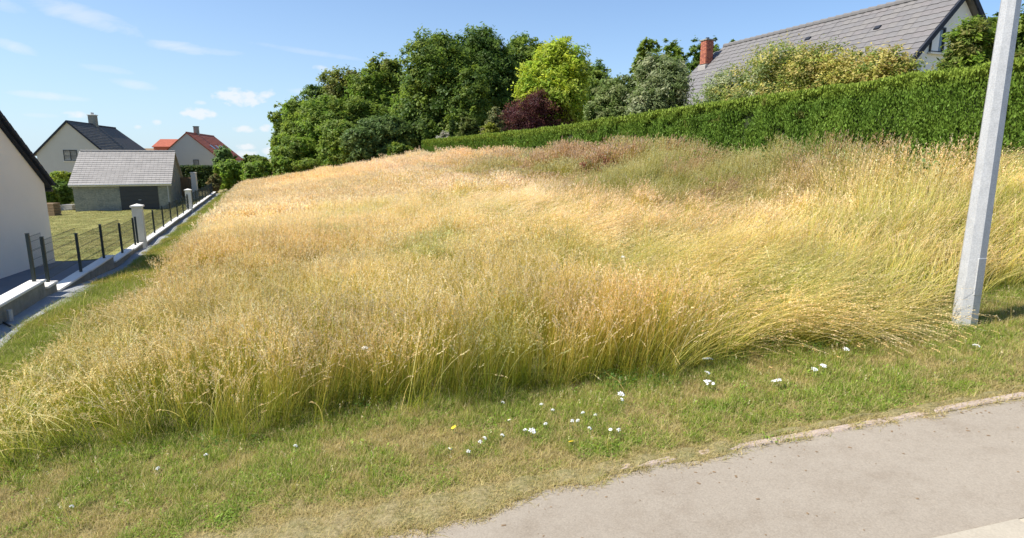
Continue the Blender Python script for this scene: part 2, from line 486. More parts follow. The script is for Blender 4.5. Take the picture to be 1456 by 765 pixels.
def kerb_row(parent, off, w, ln, x0, x1, z0, z1, m_, skip=None, jitter=.006):
    shared = []
    for k in range(4):
        mb = MB(); mb.box(-ln / 2 + .004, ln / 2 - .004, -w / 2, w / 2, z0, z1, .014)
        shared.append(mb.mesh('kerb_stone', m_))
    x = x0; k = 0
    while x < x1:
        if not (skip and skip(x)):
            y = kerb_y(x) + off
            zz = -2.5 + .085 * min(max(x, -12), 30)
            o = link('kerb_stone', shared[k % 4], parent, (x, y + random.uniform(-jitter, jitter), zz + random.uniform(-jitter, jitter)),
                     (0, -math.atan(.085), KA + random.uniform(-.006, .006)))
        x += ln * math.cos(KA); k += 1


edging = empty('kerb', (0, 0, 0)); tag(edging, 'thin pinkish concrete edging between verge and pavement', kind='structure')
kerb_row(edging, .045, .085, 1.0, .25, 12, -.15, .014, M['kerbstone'], jitter=.005)
def dirt_e(x): return .155 - .42 * np.clip(vnoise_(x, .9) * .6 + vnoise_(x + 5, .17) * .4 - .40, 0, .5) - .40 * sstep_(1.2, -.6, x)
def dirt_fn(u, v):
    x = -16 + 36 * u
    e = dirt_e(x)
    o = .19 * (1 - v) + e * v
    return x, kerb_y(x) + o, -2.5 + .085 * np.clip(x, -12, 30) + .019 - .0165 * sstep_(.7, 1.0, v) - .019 * sstep_(.25, 0, v) + .006 * np.sin(x * 19) * sstep_(1., .7, v)
tag(sheet('dirt', dirt_fn, 900, 12, M['soil']), 'crumbly soil and dead grass spilling over the edging onto the pavement', kind='structure')
skerb = empty('kerb', (0, 0, 0)); tag(skerb, 'pale stone kerb along the road', kind='structure')
kerb_row(skerb, -1.535, .33, 1.0, -7.1, 12, -.25, .012, M['kerbpale'], jitter=.002)


# grit, crumbs of soil and dry leaves lying on the pavement, thicker towards its grassy edge
rg = np.random.default_rng(17); n_ = 520
gx_ = rg.uniform(-3, 9, n_); go_ = -.03 - np.abs(rg.normal(0, .22, n_)); go_ = np.where(rg.random(n_) < .25, rg.uniform(-1.2, 0, n_), go_); go_ = np.clip(go_, -1.22, 0)
gp = np.stack([gx_, kerb_y(gx_) + go_, -2.5 + .085 * gx_ + .003], -1); gs = .002 + .006 * rg.random((n_, 1)) ** 2.5; ga_ = rg.uniform(0, 6.28, n_)
ex = np.stack([np.cos(ga_), np.sin(ga_), ga_ * 0], -1) * gs * rg.uniform(1, 2.2, (n_, 1)); ey = np.stack([-np.sin(ga_), np.cos(ga_), ga_ * 0], -1) * gs; ez = np.array([[0, 0, 1.]]) * gs * .7
GV = np.stack([gp - ex - ey, gp + ex - ey, gp + ex + ey, gp - ex + ey, gp + ez], 1).reshape(-1, 3); gb = np.arange(n_)[:, None] * 5
GF = np.concatenate([gb + np.array([[0, 1, 4]]), gb + np.array([[1, 2, 4]]), gb + np.array([[2, 3, 4]]), gb + np.array([[3, 0, 4]])])
tag(link('grit', mesh_np('grit', GV, [GF], M['wood'])), 'brown grit and dry crumbs scattered on the pavement by the grass', 'grit', kind='stuff')


# ------------------------------------------------------------------ grass tuft makers (numpy)
def lerp(a, b, t): return a + (b - a) * t


def ribbons(n, L, w, t0, k, azim, base, seg, c0, c1, power=1.6, taper=1.0, r=rng):
    """n curved ribbons; returns V, quads, col, centre lines"""
    s = np.linspace(0, 1, seg + 1)
    tilt = t0[:, None] + k[:, None] * s[None] ** power
    ds = (L / seg)[:, None]
    dx = np.sin(tilt) * ds; dz = np.cos(tilt) * ds
    rx = np.concatenate([np.zeros((n, 1)), np.cumsum(dx[:, 1:], 1)], 1); rz = np.concatenate([np.zeros((n, 1)), np.cumsum(dz[:, 1:], 1)], 1)
    cx = base[:, 0:1] + rx * np.cos(azim)[:, None]; cy = base[:, 1:2] + rx * np.sin(azim)[:, None]; cz = base[:, 2:3] + rz
    ctr = np.stack([cx, cy, cz], -1)
    wa = azim + np.pi / 2 + r.uniform(-.9, .9, n)
    wd = np.stack([np.cos(wa), np.sin(wa), np.zeros(n)], -1)
    ww = (w[:, None] * (1 - s[None] * taper * .85))[..., None] * .5
    A = ctr - wd[:, None] * ww; B = ctr + wd[:, None] * ww
    V = np.stack([A, B], 2).reshape(-1, 3)
    idx = np.arange(n * (seg + 1) * 2).reshape(n, seg + 1, 2)
    Q = np.stack([idx[:, :-1, 0], idx[:, :-1, 1], idx[:, 1:, 1], idx[:, 1:, 0]], -1).reshape(-1, 4)
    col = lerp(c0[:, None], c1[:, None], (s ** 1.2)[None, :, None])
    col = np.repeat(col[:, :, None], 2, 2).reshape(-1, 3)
    return V, Q, col, ctr


def spikes(ctr, frac, per, size, c, spread, r):
    """seed heads: small leaf shaped quads along the last part of each stem"""
    n, m_, _ = ctr.shape
    u = 1 - frac * r.random((n, per)) ** .8
    f = u * (m_ - 1); i0 = np.clip(f.astype(int), 0, m_ - 2); fr = (f - i0)[..., None]
    a = np.take_along_axis(ctr, i0[..., None].repeat(3, -1), 1); b_ = np.take_along_axis(ctr, i0[..., None].repeat(3, -1) + 1, 1)
    p = a + (b_ - a) * fr; d = (b_ - a); d /= np.linalg.norm(d, axis=-1, keepdims=True) + 1e-9
    p = p.reshape(-1, 3); d = d.reshape(-1, 3)
    rnd = r.normal(size=p.shape); rnd /= np.linalg.norm(rnd, axis=1, keepdims=True)
    thick = (1 - np.abs((1 - u.ravel()) / frac - .5) * 1.2)[:, None]
    o = p + rnd * spread * thick
    dd = d + rnd * .55; dd /= np.linalg.norm(dd, axis=1, keepdims=True)
    sd = np.cross(dd, r.normal(size=p.shape)); sd /= np.linalg.norm(sd, axis=1, keepdims=True) + 1e-9
    sz = size * r.uniform(.7, 1.3, len(p))[:, None]
    V = np.stack([o - dd * sz * .1, o + dd * sz * .45 + sd * sz * .2, o + dd * sz, o + dd * sz * .45 - sd * sz * .2], 1).reshape(-1, 3)
    Q = np.arange(len(V)).reshape(-1, 4)
    cc = np.repeat(c, per, 0) * r.uniform(.8, 1.15, (len(p), 1))
    return V, Q, np.repeat(cc, 4, 0)


def join(parts):
    V, Q, Cc, k = [], [], [], 0
    for v, q_, c_ in parts:
        V.append(v); Q.append(q_ + k); Cc.append(c_); k += len(v)
    return np.concatenate(V), np.concatenate(Q), np.concatenate(Cc)


def disk(n, rad, r):
    a = r.uniform(0, 2 * np.pi, n); d = rad * np.sqrt(r.random(n))
    return np.stack([d * np.cos(a), d * np.sin(a), np.zeros(n)], -1)


GREEN0 = np.array([.15, .22, .025]); GREEN1 = np.array([.32, .46, .03])
OLIVE = np.array([.46, .45, .05]); STRAW = np.array([.84, .58, .145]); HEAD = np.array([.95, .70, .34]); PALE = np.array([1.0, .87, .60])


def tall_tuft(name, seed, rad, ns, nl, L=(.75, 1.05), w=.0032, bendy=0., head=14, hs=.017, seg=6, spread=.008, hw=None, lw=.0055, gr=.0, wp=None, pale=0):
    r = np.random.default_rng(seed)
    n = ns
    ln = r.uniform(*L, n)
    if bendy:
        az = r.normal(0, .24, n); t0 = r.uniform(.1, .45, n) + bendy * .28; k = r.uniform(.6, 1.25, n) * bendy
    else:
        az = r.uniform(0, 2 * np.pi, n); t0 = np.abs(r.normal(0, .09, n)); k = np.abs(r.normal(0.12, .25, n))
    mixv = r.random((n, 1)) ** .8
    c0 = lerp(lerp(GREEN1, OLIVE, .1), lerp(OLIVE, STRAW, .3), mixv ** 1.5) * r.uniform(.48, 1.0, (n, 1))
    c1 = lerp(OLIVE * 1.15, STRAW, np.clip(mixv * 1.6 + .15 - gr, 0, 1)) * r.uniform(.85, 1.12, (n, 1))
    if bendy: c1 = lerp(c1, PALE * .92, r.random((n, 1)) * .75)
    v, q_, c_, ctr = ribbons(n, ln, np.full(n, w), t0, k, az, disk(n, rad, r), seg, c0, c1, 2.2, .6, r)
    hc = lerp(HEAD, PALE, r.random((n, 1)) ** 1.5) * r.uniform(.82, 1.1, (n, 1))
    parts = [(v, q_, c_)]
    wide = r.random(n) < (wp if wp is not None else (.18 if bendy else .42))                 # some open panicles, the rest narrow spikes
    if wide.any(): parts.append(spikes(ctr[wide], r.uniform(.13, .2), head, hs, hc[wide], spread, r))
    if (~wide).any(): parts.append(spikes(ctr[~wide], r.uniform(.10, .15), max(3, head // 2), hs * .85, hc[~wide], spread * .3, r))
    if pale:
        m_ = pale; cp = lerp(HEAD, PALE, r.random((m_, 1))) * r.uniform(.85, 1.05, (m_, 1))
        v, q_, c_, ct2 = ribbons(m_, r.uniform(1.0, 1.5, m_) * (1 if bendy else .78), np.full(m_, w * 1.6), (r.uniform(.3, .7, m_) + bendy * .2) if bendy else np.abs(r.normal(0, .12, m_)), (r.uniform(.7, 1.3, m_) * bendy) if bendy else r.uniform(.3, 1.2, m_), r.normal(0, .3, m_) if bendy else r.uniform(0, 6.28, m_), disk(m_, rad, r), seg + 1, lerp(GREEN1, OLIVE, r.random((m_, 1))), cp, 1.6, .5, r)
        parts += [(v, q_, c_), spikes(ct2, .16, head, hs * 1.2, cp, spread * .4, r)]
    if nl:
        n = nl; ln = r.uniform(.3, .7, n)
        az = r.normal(0, .6, n) if bendy else r.uniform(0, 2 * np.pi, n)
        t0 = r.uniform(.05, .35, n) + bendy * .3; k = r.uniform(.3, 1.3, n)
        g = r.random((n, 1))
        c0 = lerp(GREEN0, OLIVE * .8, g) * r.uniform(.8, 1.1, (n, 1)); c1 = lerp(GREEN1, OLIVE * 1.2, g) * r.uniform(.85, 1.15, (n, 1))
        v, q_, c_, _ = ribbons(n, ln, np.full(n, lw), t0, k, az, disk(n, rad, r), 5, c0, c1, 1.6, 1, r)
        parts.append((v, q_, c_))
    V, Q, Cc = join(parts)
    return bpy.data.objects.new(name, mesh_np(name, V, [Q], M['grass'], Cc))


def short_tuft(name, seed, rad, n, L, w, c0, c1, c2=None, flat=.6, seg=3, dry=0.3):
    r = np.random.default_rng(seed)
    ln = r.uniform(L[0], L[1], n); az = r.uniform(0, 2 * np.pi, n)
    t0 = np.abs(r.normal(.2, flat * .5, n)); k = r.uniform(.2, 1.3, n)
    d = (r.random((n, 1)) < dry)
    g = r.random((n, 1))
    a = lerp(np.array(c0), np.array(c1), g) * r.uniform(.75, 1.1, (n, 1)); a = np.where(d, np.array([.70, .58, .30]) * r.uniform(.7, 1.15, (n, 1)), a)
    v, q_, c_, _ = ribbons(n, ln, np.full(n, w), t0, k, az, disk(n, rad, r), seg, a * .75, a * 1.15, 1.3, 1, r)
    return bpy.data.objects.new(name, mesh_np(name, v, [q_], M['grass'], c_))


def broadleaf(name, seed, rad, n, hgt, size, c0, c1):
    """low weeds: oval leaves on short stalks"""
    r = np.random.default_rng(seed)
    p = disk(n, rad, r); p[:, 2] = hgt * r.random(n) ** .7
    nrm = r.normal(size=(n, 3)) * .55 + np.array([0, 0, 1]); nrm /= np.linalg.norm(nrm, axis=1, keepdims=True)
    a = np.cross(nrm, r.normal(size=(n, 3))); a /= np.linalg.norm(a, axis=1, keepdims=True); b_ = np.cross(nrm, a)
    s = size * r.uniform(.6, 1.3, (n, 1))
    V = np.stack([p - a * s, p - a * s * .2 + b_ * s * .42, p + a * s * .6 + b_ * s * .3, p + a * s, p + a * s * .6 - b_ * s * .3, p - a * s * .2 - b_ * s * .42], 1).reshape(-1, 3)
    F = np.arange(len(V)).reshape(-1, 6)
    c = lerp(np.array(c0), np.array(c1), r.random((n, 1))) * r.uniform(.8, 1.15, (n, 1))
    return bpy.data.objects.new(name, mesh_np(name, V, [F], M['grass'], np.repeat(c, 6, 0)))


def scatter(name, pts, rot, scl, idx, tint, protos, label, cat):
    col = bpy.data.collections.new(name + '_kinds')
    for k, p_ in enumerate(protos):
        p_.name = 'k%02d_' % k + p_.name; col.objects.link(p_)
    me = bpy.data.meshes.new(name); me.vertices.add(len(pts)); me.vertices.foreach_set('co', np.asarray(pts, np.float32).ravel())
    for an, typ, dat, key in (('rot', 'FLOAT_VECTOR', rot, 'vector'), ('scl', 'FLOAT_VECTOR', scl, 'vector'), ('pick', 'INT', idx, 'value'), ('tint', 'FLOAT_VECTOR', tint, 'vector')):
        a = me.attributes.new(an, typ, 'POINT'); dt = np.int32 if typ == 'INT' else np.float32
        a.data.foreach_set(key, np.asarray(dat, dt).ravel())
    o = link(name, me)
    g = bpy.data.node_groups.new(name + '_scatter', 'GeometryNodeTree')
    g.interface.new_socket('Geometry', in_out='INPUT', socket_type='NodeSocketGeometry')
    g.interface.new_socket('Geometry', in_out='OUTPUT', socket_type='NodeSocketGeometry')
    nd, lk = g.nodes, g.links
    gi = nd.new('NodeGroupInput'); go = nd.new('NodeGroupOutput')
    ci = nd.new('GeometryNodeCollectionInfo'); ci.inputs['Collection'].default_value = col
    ci.inputs['Separate Children'].default_value = True; ci.inputs['Reset Children'].default_value = True
    ip = nd.new('GeometryNodeInstanceOnPoints'); ip.inputs['Pick Instance'].default_value = True

    def na(nm, t):
        x_ = nd.new('GeometryNodeInputNamedAttribute'); x_.data_type = t; x_.inputs['Name'].default_value = nm; return x_.outputs[0]
    er = nd.new('FunctionNodeEulerToRotation'); lk.new(na('rot', 'FLOAT_VECTOR'), er.inputs[0])
    mp = nd.new('GeometryNodeMeshToPoints')
    lk.new(gi.outputs[0], mp.inputs[0]); lk.new(mp.outputs[0], ip.inputs['Points']); lk.new(ci.outputs[0], ip.inputs['Instance'])
    lk.new(na('pick', 'INT'), ip.inputs['Instance Index']); lk.new(er.outputs[0], ip.inputs['Rotation']); lk.new(na('scl', 'FLOAT_VECTOR'), ip.inputs['Scale'])
    lk.new(ip.outputs[0], go.inputs[0])
    md = o.modifiers.new('scatter', 'NODES'); md.node_group = g
    tag(o, label, cat, kind='stuff')
    return o


_ng = np.random.default_rng(99).random((64, 64))


def vnoise(x, y, sc_):
    x = x / sc_ + 100.3; y = y / sc_ + 77.7
    xi = np.floor(x).astype(int); yi = np.floor(y).astype(int); fx = x - xi; fy = y - yi
    fx = fx * fx * (3 - 2 * fx); fy = fy * fy * (3 - 2 * fy)
    g = lambda a, b_: _ng[a % 64, b_ % 64]
    return (g(xi, yi) * (1 - fx) + g(xi + 1, yi) * fx) * (1 - fy) + (g(xi, yi + 1) * (1 - fx) + g(xi + 1, yi + 1) * fx) * fy


def sstep(a, b_, x): t = np.clip((x - a) / (b_ - a), 0, 1); return t * t * (3 - 2 * t)


def tall_edge(x): return np.interp(x, [-12, -7, -4.5, -3.2, -1, .94, 1.9, 2.45, 2.75, 4.2, 5.0, 5.5, 6.5, 12], [4.2, 4.9, 5.15, 5.4, 5.72, 6.0, 6.18, 6.36, 6.62, 6.72, 6.92, 7.35, 7.6, 9.0]) + .12 * np.sin(x * 3.1) + .08 * np.sin(x * 7.3)


def in_view(x, y, m_=1.0): return (np.abs(x) < .93 * y + m_)


# tall grass --------------------------------------------------------------
protos = []
for k in range(5): protos.append(tall_tuft('upright_tuft', 10 + k, .10, 10, 14, w=.0044, gr=(.0, .3, 0, .5, .15)[k], wp=(.7, .6, .75, .25, .15)[k], hs=.019, pale=2))                       # 0-4
for k in range(4): protos.append(tall_tuft('windblown_tuft', 20 + k, .11, 10, 7, L=(.85, 1.45), w=.005, pale=4, bendy=(.9, 1.15, 1.4, 1.0)[k], gr=.1 * k))   # 5-8
for k in range(3): protos.append(tall_tuft('upright_clump', 30 + k, .26, 34, 16, w=.006, head=9, hs=.032, seg=4, spread=.014, lw=.01, gr=.25 * k))   # 9-11
for k in range(3): protos.append(tall_tuft('windblown_clump', 40 + k, .26, 38, 8, L=(.7, 1.1), w=.006, bendy=(.8, 1.05, 1.25)[k], head=9, hs=.032, seg=5, spread=.014, lw=.01))   # 12-14
for k in range(3): protos.append(tall_tuft('far_clump', 50 + k, .45, 60, 10, w=.013, head=5, hs=.075, seg=3, spread=.03, lw=.02))   # 15-17
for k in range(3): protos.append(tall_tuft('far_windblown_clump', 60 + k, .45, 60, 8, L=(.7, 1.1), w=.013, bendy=(.7, .9, 1.1)[k], head=5, hs=.075, seg=4, spread=.03, lw=.02))   # 18-20
for k in range(2): protos.append(short_tuft('leafy_tuft', 70 + k, .14, 34, (.25, .6), .006, (.10, .17, .02), (.24, .30, .05), dry=.12, seg=5, flat=.5))   # 21-22
for k in range(2): protos.append(tall_tuft('stray_stalk', 90 + k, .06, 2, 0, L=(1.0, 1.45), w=.007, bendy=(.7, 1.2)[k], head=16, hs=.02))   # 23-24
protos.append(broadleaf('broad_weed', 75, .17, 70, .2, .02, (.10, .19, .03), (.20, .32, .05)))   # 25

pts, rot, scl, pick, tint = [], [], [], [], []


def emit(x, y, z, rx, ry, rz, sx, sz, pk, tn):
    pts.append(np.stack([x, y, z], -1)); rot.append(np.stack([rx, ry, rz], -1)); scl.append(np.stack([sx, sx, sz], -1)); pick.append(pk); tint.append(tn)


def field_points(t0, t1, dens, s0=-3.0, s1=15.4):
    n = int((t1 - t0) * (s1 - s0) * dens)
    t = rng.uniform(t0, t1, n); s = rng.uniform(s0, s1, n)
    x = s - .42 * t
    ok = (t > tall_edge(x)) & in_view(x, t) & (s > np.interp(t, [5, 7, 10, 13], [-3.4, -3.2, -2.7, -2.25]) + .5 * (vnoise(t, t * 0, 1.3) - .5))
    ok &= ~((x - POLE[0]) ** 2 + (t - POLE[1]) ** 2 < .35 ** 2)
    return x[ok], t[ok], s[ok]


POLE = hit(1370, 463)
for (t0, t1, dens, up, wb) in ((4.8, 10.5, 52, (0, 5), (5, 9)), (10.5, 22, 19, (9, 12), (12, 15)), (22, 63, 6.5, (15, 18), (18, 21))):
    x, y, s = field_points(t0, t1, dens)
    z = h(x, y); n = len(x)
    n1 = vnoise(x, y, 2.6); n2 = vnoise(x + 40, y, .9); n3 = vnoise(x, y + 30, 6.0)
    lodge = sstep(4.4, 6.3, s + 1.6 * (n1 - .5)) * .95
    lodge = np.maximum(lodge, .75 * sstep(.62, .8, vnoise(x * .7, y * .45 + 9, 2.4)) * sstep(-3, 1, s))
    if t0 > 20: lodge = np.maximum(lodge * .75, .55 * (n3 > .4))
    isw = rng.random(n) < lodge
    pk = np.where(isw, rng.integers(wb[0], wb[1], n), rng.integers(up[0], up[1], n))
    if t0 < 6:
        lf = (rng.random(n) < sstep(2.5, -.5, s + 2 * (n1 - .5))) & ~isw
        pk = np.where(lf, rng.integers(0, 3, n), np.where(isw, pk, rng.integers(3, 5, n)))
    # wind: lodged tufts fall to the right and a little towards the road
    flow = -.45 + 1.15 * sstep(6.0, 8.6, s + .8 * (n2 - .5)) + (n1 - .5) * 1.3
    rz = np.where(isw, rng.normal(0, .16, n) + flow, rng.uniform(0, 6.28, n))
    left = sstep(.5, -2.5, s)                                    # the left edge leans out over the path
    lean = .16 * (1 - left) * (n2 + .3) - .30 * left * (.35 + .65 * sstep(13, 8, y))
    lean = np.where(isw, 0, lean) - .12 * left * sstep(10, 7, y)
    hs = np.where(isw, 1.0, 1.0) * (0.74 + .42 * n1 + .22 * (n2 - .5))
    edge = sstep(0, .9, y - tall_edge(x)); hs *= .78 + .22 * edge
    hs *= 1 - .34 * left * sstep(12, 7, y); hs *= 1 - .25 * sstep(-1.4, -2.5, s)
    hs = hs * (1 + .28 * sstep(10.5, 13, s))
    hs *= rng.uniform(.88, 1.1, n)
    # z rotation first then lean about world Y: euler XYZ = Rz*Ry*Rx, so put the lean into rx, ry according to rz
    ry = lean * np.cos(rz); rx = lean * np.sin(rz)
    # colour: warm orange straw on the left middle, pale on the lodged ridges, purple brown by the hedge, green patches
    warm = sstep(.35, .7, n3)[:, None]
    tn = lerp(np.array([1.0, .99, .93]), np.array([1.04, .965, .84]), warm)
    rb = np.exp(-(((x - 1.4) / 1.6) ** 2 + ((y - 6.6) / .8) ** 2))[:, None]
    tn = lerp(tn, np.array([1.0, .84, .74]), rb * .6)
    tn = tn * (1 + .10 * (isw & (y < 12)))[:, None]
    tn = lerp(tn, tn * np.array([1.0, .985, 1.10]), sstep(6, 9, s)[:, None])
    green = .7 * sstep(.66, .82, vnoise(x + 11, y * .8 + 5, 1.4)) * sstep(-2, 2, s) * (1 - .6 * sstep(14, 22, y))
    for (gx_, gy_, gr_, ga) in [(hit(640, 272, .7).x, hit(640, 272, .7).y, 0.75, .6), (hit(1130, 385, .5).x, hit(1130, 385, .5).y, .9, .9), (hit(830, 350, .6).x, hit(830, 350, .6).y, 1.2, .6), (hit(1270, 290, .5).x, hit(1270, 290, .5).y, 1.3, .8)]:
        green = np.maximum(green, ga * .8 * np.exp(-(((x - gx_) / gr_ / 1.5) ** 2 + ((y - gy_) / gr_) ** 2)))
    green = green * (.35 + .9 * (vnoise(x, y, .5) > .42))
    tn = lerp(tn, np.array([.62, .76, .40]), np.clip(green, 0, 1)[:, None] * (.75 if t0 < 12 else .5))
    tn = lerp(tn, np.array([.90, .98, .72]), (left * sstep(11, 7, y) * (.2 + .5 * n2))[:, None])
    purple = 1.1 * sstep(8.8, 10.8, s + 1.5 * (n1 - .5)) * sstep(11.5, 15, y) * sstep(44, 24, y)
    pn = vnoise(x, y, 1.1)
    pcol = lerp(np.array([.62, .53, .58]), np.array([.55, .62, .46]), sstep(.4, .6, pn)[:, None])
    tn = lerp(tn, pcol, np.clip(purple * .85, 0, 1)[:, None])
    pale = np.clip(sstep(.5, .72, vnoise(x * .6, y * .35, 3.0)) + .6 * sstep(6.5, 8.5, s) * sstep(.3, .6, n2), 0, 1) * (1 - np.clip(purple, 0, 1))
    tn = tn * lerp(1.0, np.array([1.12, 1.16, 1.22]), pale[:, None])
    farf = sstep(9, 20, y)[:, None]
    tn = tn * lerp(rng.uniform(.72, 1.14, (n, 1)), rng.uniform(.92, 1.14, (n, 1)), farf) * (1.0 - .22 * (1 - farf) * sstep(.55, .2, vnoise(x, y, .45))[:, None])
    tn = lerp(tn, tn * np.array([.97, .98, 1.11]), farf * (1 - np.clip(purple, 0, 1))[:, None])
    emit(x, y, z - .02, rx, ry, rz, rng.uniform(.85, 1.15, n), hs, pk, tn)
# leafy green undergrowth in the front of the tall grass and in patches
x, y, s = field_points(4.8, 15, 26)
keep = (rng.random(len(x)) < np.where(y - tall_edge(x) < .5, .9, np.where(s > 4.5, .8, .35))); x, y, s = x[keep], y[keep], s[keep]; n = len(x)
emit(x, y, h(x, y) - .02, rng.normal(0, .1, n), rng.normal(0, .1, n), rng.uniform(0, 6.28, n), rng.uniform(.7, 1.1, n), rng.uniform(.5, 1.0, n), rng.integers(21, 23, n), np.tile([1, 1, 1.], (n, 1)) * rng.uniform(.7, 1.05, (n, 1)))
x = rng.uniform(-5, 9, 260); y = tall_edge(x) + rng.uniform(-.15, .35, 260); keep = vnoise(x, y, .7) > .62; x, y = x[keep], y[keep]; n = len(x)
emit(x, y, h(x, y) - .02, x * 0, x * 0, rng.uniform(0, 6.28, n), rng.uniform(.5, 1.0, n), rng.uniform(.5, 1.0, n), np.full(n, 25), np.ones((n, 3)))
x, y, s = field_points(5, 14, 3.0); n = len(x)
emit(x, y, h(x, y), x * 0, rng.normal(-.15, .2, n), rng.uniform(-1.6, 1.6, n) + 3.14 * (rng.random(n) < .35), rng.uniform(.7, 1, n), rng.uniform(.75, 1.0, n), rng.integers(23, 25, n), rng.uniform(1.0, 1.2, (n, 1)) * np.ones((1, 3)))
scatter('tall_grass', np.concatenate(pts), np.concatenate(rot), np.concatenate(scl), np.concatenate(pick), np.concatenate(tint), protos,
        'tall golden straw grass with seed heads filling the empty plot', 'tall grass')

# verge and side strips ----------------------------------------------------
protos = []
for k in range(4): protos.append(short_tuft('verge_tuft', 100 + k, .055, 30, (.03, .085), .0042, (.30, .35, .05), (.52, .53, .13), dry=(.4, .5, .3, .8)[k], flat=.9))      # 0-3
for k in range(2): protos.append(short_tuft('dry_mat', 110 + k, .07, 30, (.04, .10), .0042, (.58, .52, .22), (.78, .68, .36), dry=.3, flat=2.2))   # 4-5
for k in range(2): protos.append(short_tuft('green_tuft', 120 + k, .06, 26, (.06, .13), .005, (.22, .33, .04), (.42, .52, .08), dry=.2, flat=.5, seg=4))   # 6-7
protos.append(broadleaf('clover_mat', 130, .08, 42, .045, .011, (.20, .34, .04), (.36, .50, .09)))            # 8
for k in range(2): protos.append(short_tuft('strip_clump', 140 + k, .2, 70, (.10, .28), .008, (.18, .27, .03), (.36, .44, .07), dry=.12, seg=3))   # 9-10
for k in range(2): protos.append(short_tuft('lawn_clump', 150 + k, .3, 80, (.03, .08), .012, (.2, .23, .06), (.34, .33, .12), dry=.35, seg=2, flat=1.0))   # 11-12
protos.append(tall_tuft('lone_stalk', 160, .05, 3, 2, L=(.3, .5), w=.003, head=12, hs=.014))   # 13
for a_ in (pts, rot, scl, pick, tint): a_.clear()
n = 66000
x = rng.uniform(-9, 9.5, n); y = kerb_y(x) + np.minimum(dirt_e(x) + .0, .04) - .04 + rng.random(n) ** 1.15 * 4.3
off = y - kerb_y(x); te = y - tall_edge(x)
ok = (te < .35) & in_view(x, y, .6) & (x + .42 * y > -4.2) & (rng.random(n) < np.clip(.5 + y * .08, 0, 1) * np.where(off < np.clip(dirt_e(x), -.3, .1) + .05, .45, np.where(off < .3, .8, 1.)))
x, y, off, te = x[ok], y[ok], off[ok], te[ok]; n = len(x)
g = vnoise(x, y, .5) * .28 + vnoise(x + 9, y, .15) * .34 + .38 * rng.random(n)
g = g + .10 * sstep(.6, 0, -te) - .25 * sstep(.3, .05, off) + .03 * sstep(-1, -3, x) - .02 * sstep(-3.2, -4.6, x)
u = rng.random(n)
pk = np.where(g < .445, np.where(u < .7, rng.integers(4, 6, n), 3), np.where(g < .56, rng.integers(0, 4, n), np.where(u < .45, rng.integers(6, 8, n), np.where(u < .68, 8, 2))))
dry = np.clip((.56 - g) * 6, 0, 1)[:, None]
tn = lerp(np.array([1.0, 1.0, .85]), np.array([1.05, 1.0, .92]), dry) * rng.uniform(.75, 1.15, (n, 1))
hs = rng.uniform(.6, 1.25, n) * lerp(.6, 1.0, sstep(.1, .8, off)) * (1 + .35 * sstep(.5, 0, -te))
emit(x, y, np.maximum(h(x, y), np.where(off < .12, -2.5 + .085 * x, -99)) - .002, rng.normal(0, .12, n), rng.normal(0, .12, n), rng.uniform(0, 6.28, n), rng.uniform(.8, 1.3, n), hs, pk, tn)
x = rng.uniform(-6, 8, 420); y = kerb_y(x) + rng.uniform(.25, 2.4, 420); ok = y < tall_edge(x); x, y = x[ok], y[ok]; n = len(x)
emit(x, y, h(x, y), rng.normal(0, .2, n), rng.normal(0, .2, n), rng.uniform(0, 6.28, n), rng.uniform(.5, 1, n), rng.uniform(.25, .8, n), np.full(n, 13), rng.uniform(.85, 1.1, (n, 1)) * np.ones((1, 3)))
scatter('verge_grass', np.concatenate(pts), np.concatenate(rot), np.concatenate(scl), np.concatenate(pick), np.concatenate(tint), protos,
        'short patchy green and dry grass on the verge beside the pavement', 'verge grass')

for a_ in (pts, rot, scl, pick, tint): a_.clear()
n = 16000
t = 5 + 58 * rng.random(n) ** 1.7; s = rng.uniform(-4.35, -2.3, n); x = s - .42 * t
ok = in_view(x, t) & (t > kerb_y(x) + 1.5); x, t, s = x[ok], t[ok], s[ok]; n = len(x)
near = t < 14
pk = np.where(near & (rng.random(n) < .5), rng.integers(6, 8, n), rng.integers(9, 11, n))
dr = np.maximum(sstep(.5, .75, vnoise(x, t, 1.1)), .9 * sstep(8.5, 6.5, t))[:, None]
tn = lerp(np.array([.98, .95, .85]), np.array([1.3, 1.02, .9]), np.clip(dr * .8 + .2, 0, 1)) * rng.uniform(.8, 1.12, (n, 1))
emit(x, t, h(x, t) - .01, rng.normal(0, .1, n), -.1 + rng.normal(0, .1, n), rng.uniform(0, 6.28, n), rng.uniform(.7, 1.1, n), rng.uniform(.55, 1.05, n) * np.where(s < -3.9, .55, 1) * (.55 + .45 * sstep(6.5, 9, t)), pk, tn)
prot2 = [p_.copy() for p_ in protos]
scatter('strip_grass', np.concatenate(pts), np.concatenate(rot), np.concatenate(scl), np.concatenate(pick), np.concatenate(tint), prot2,
        'fresh green grass strip between gravel path and straw field', 'grass strip')
for a_ in (pts, rot, scl, pick, tint): a_.clear()
n = 9000
t = rng.uniform(20.5, 60, n); s = rng.uniform(-22, -5.7, n); x = s - .42 * t; ok = in_view(x, t); x, t = x[ok], t[ok]; n = len(x)
emit(x, t, h(x, t) + .03, x * 0, x * 0, rng.uniform(0, 6.28, n), rng.uniform(.8, 1.3, n), rng.uniform(.5, 1, n), rng.integers(11, 13, n), rng.uniform(.85, 1.15, (n, 1)) * np.array([[1.0, 1.0, .9]]))
prot3 = [p_.copy() for p_ in protos]
scatter('lawn_grass', np.concatenate(pts), np.concatenate(rot), np.concatenate(scl), np.concatenate(pick), np.concatenate(tint), prot3,
        'closely mown yellowing lawn grass behind the fence', 'lawn grass')


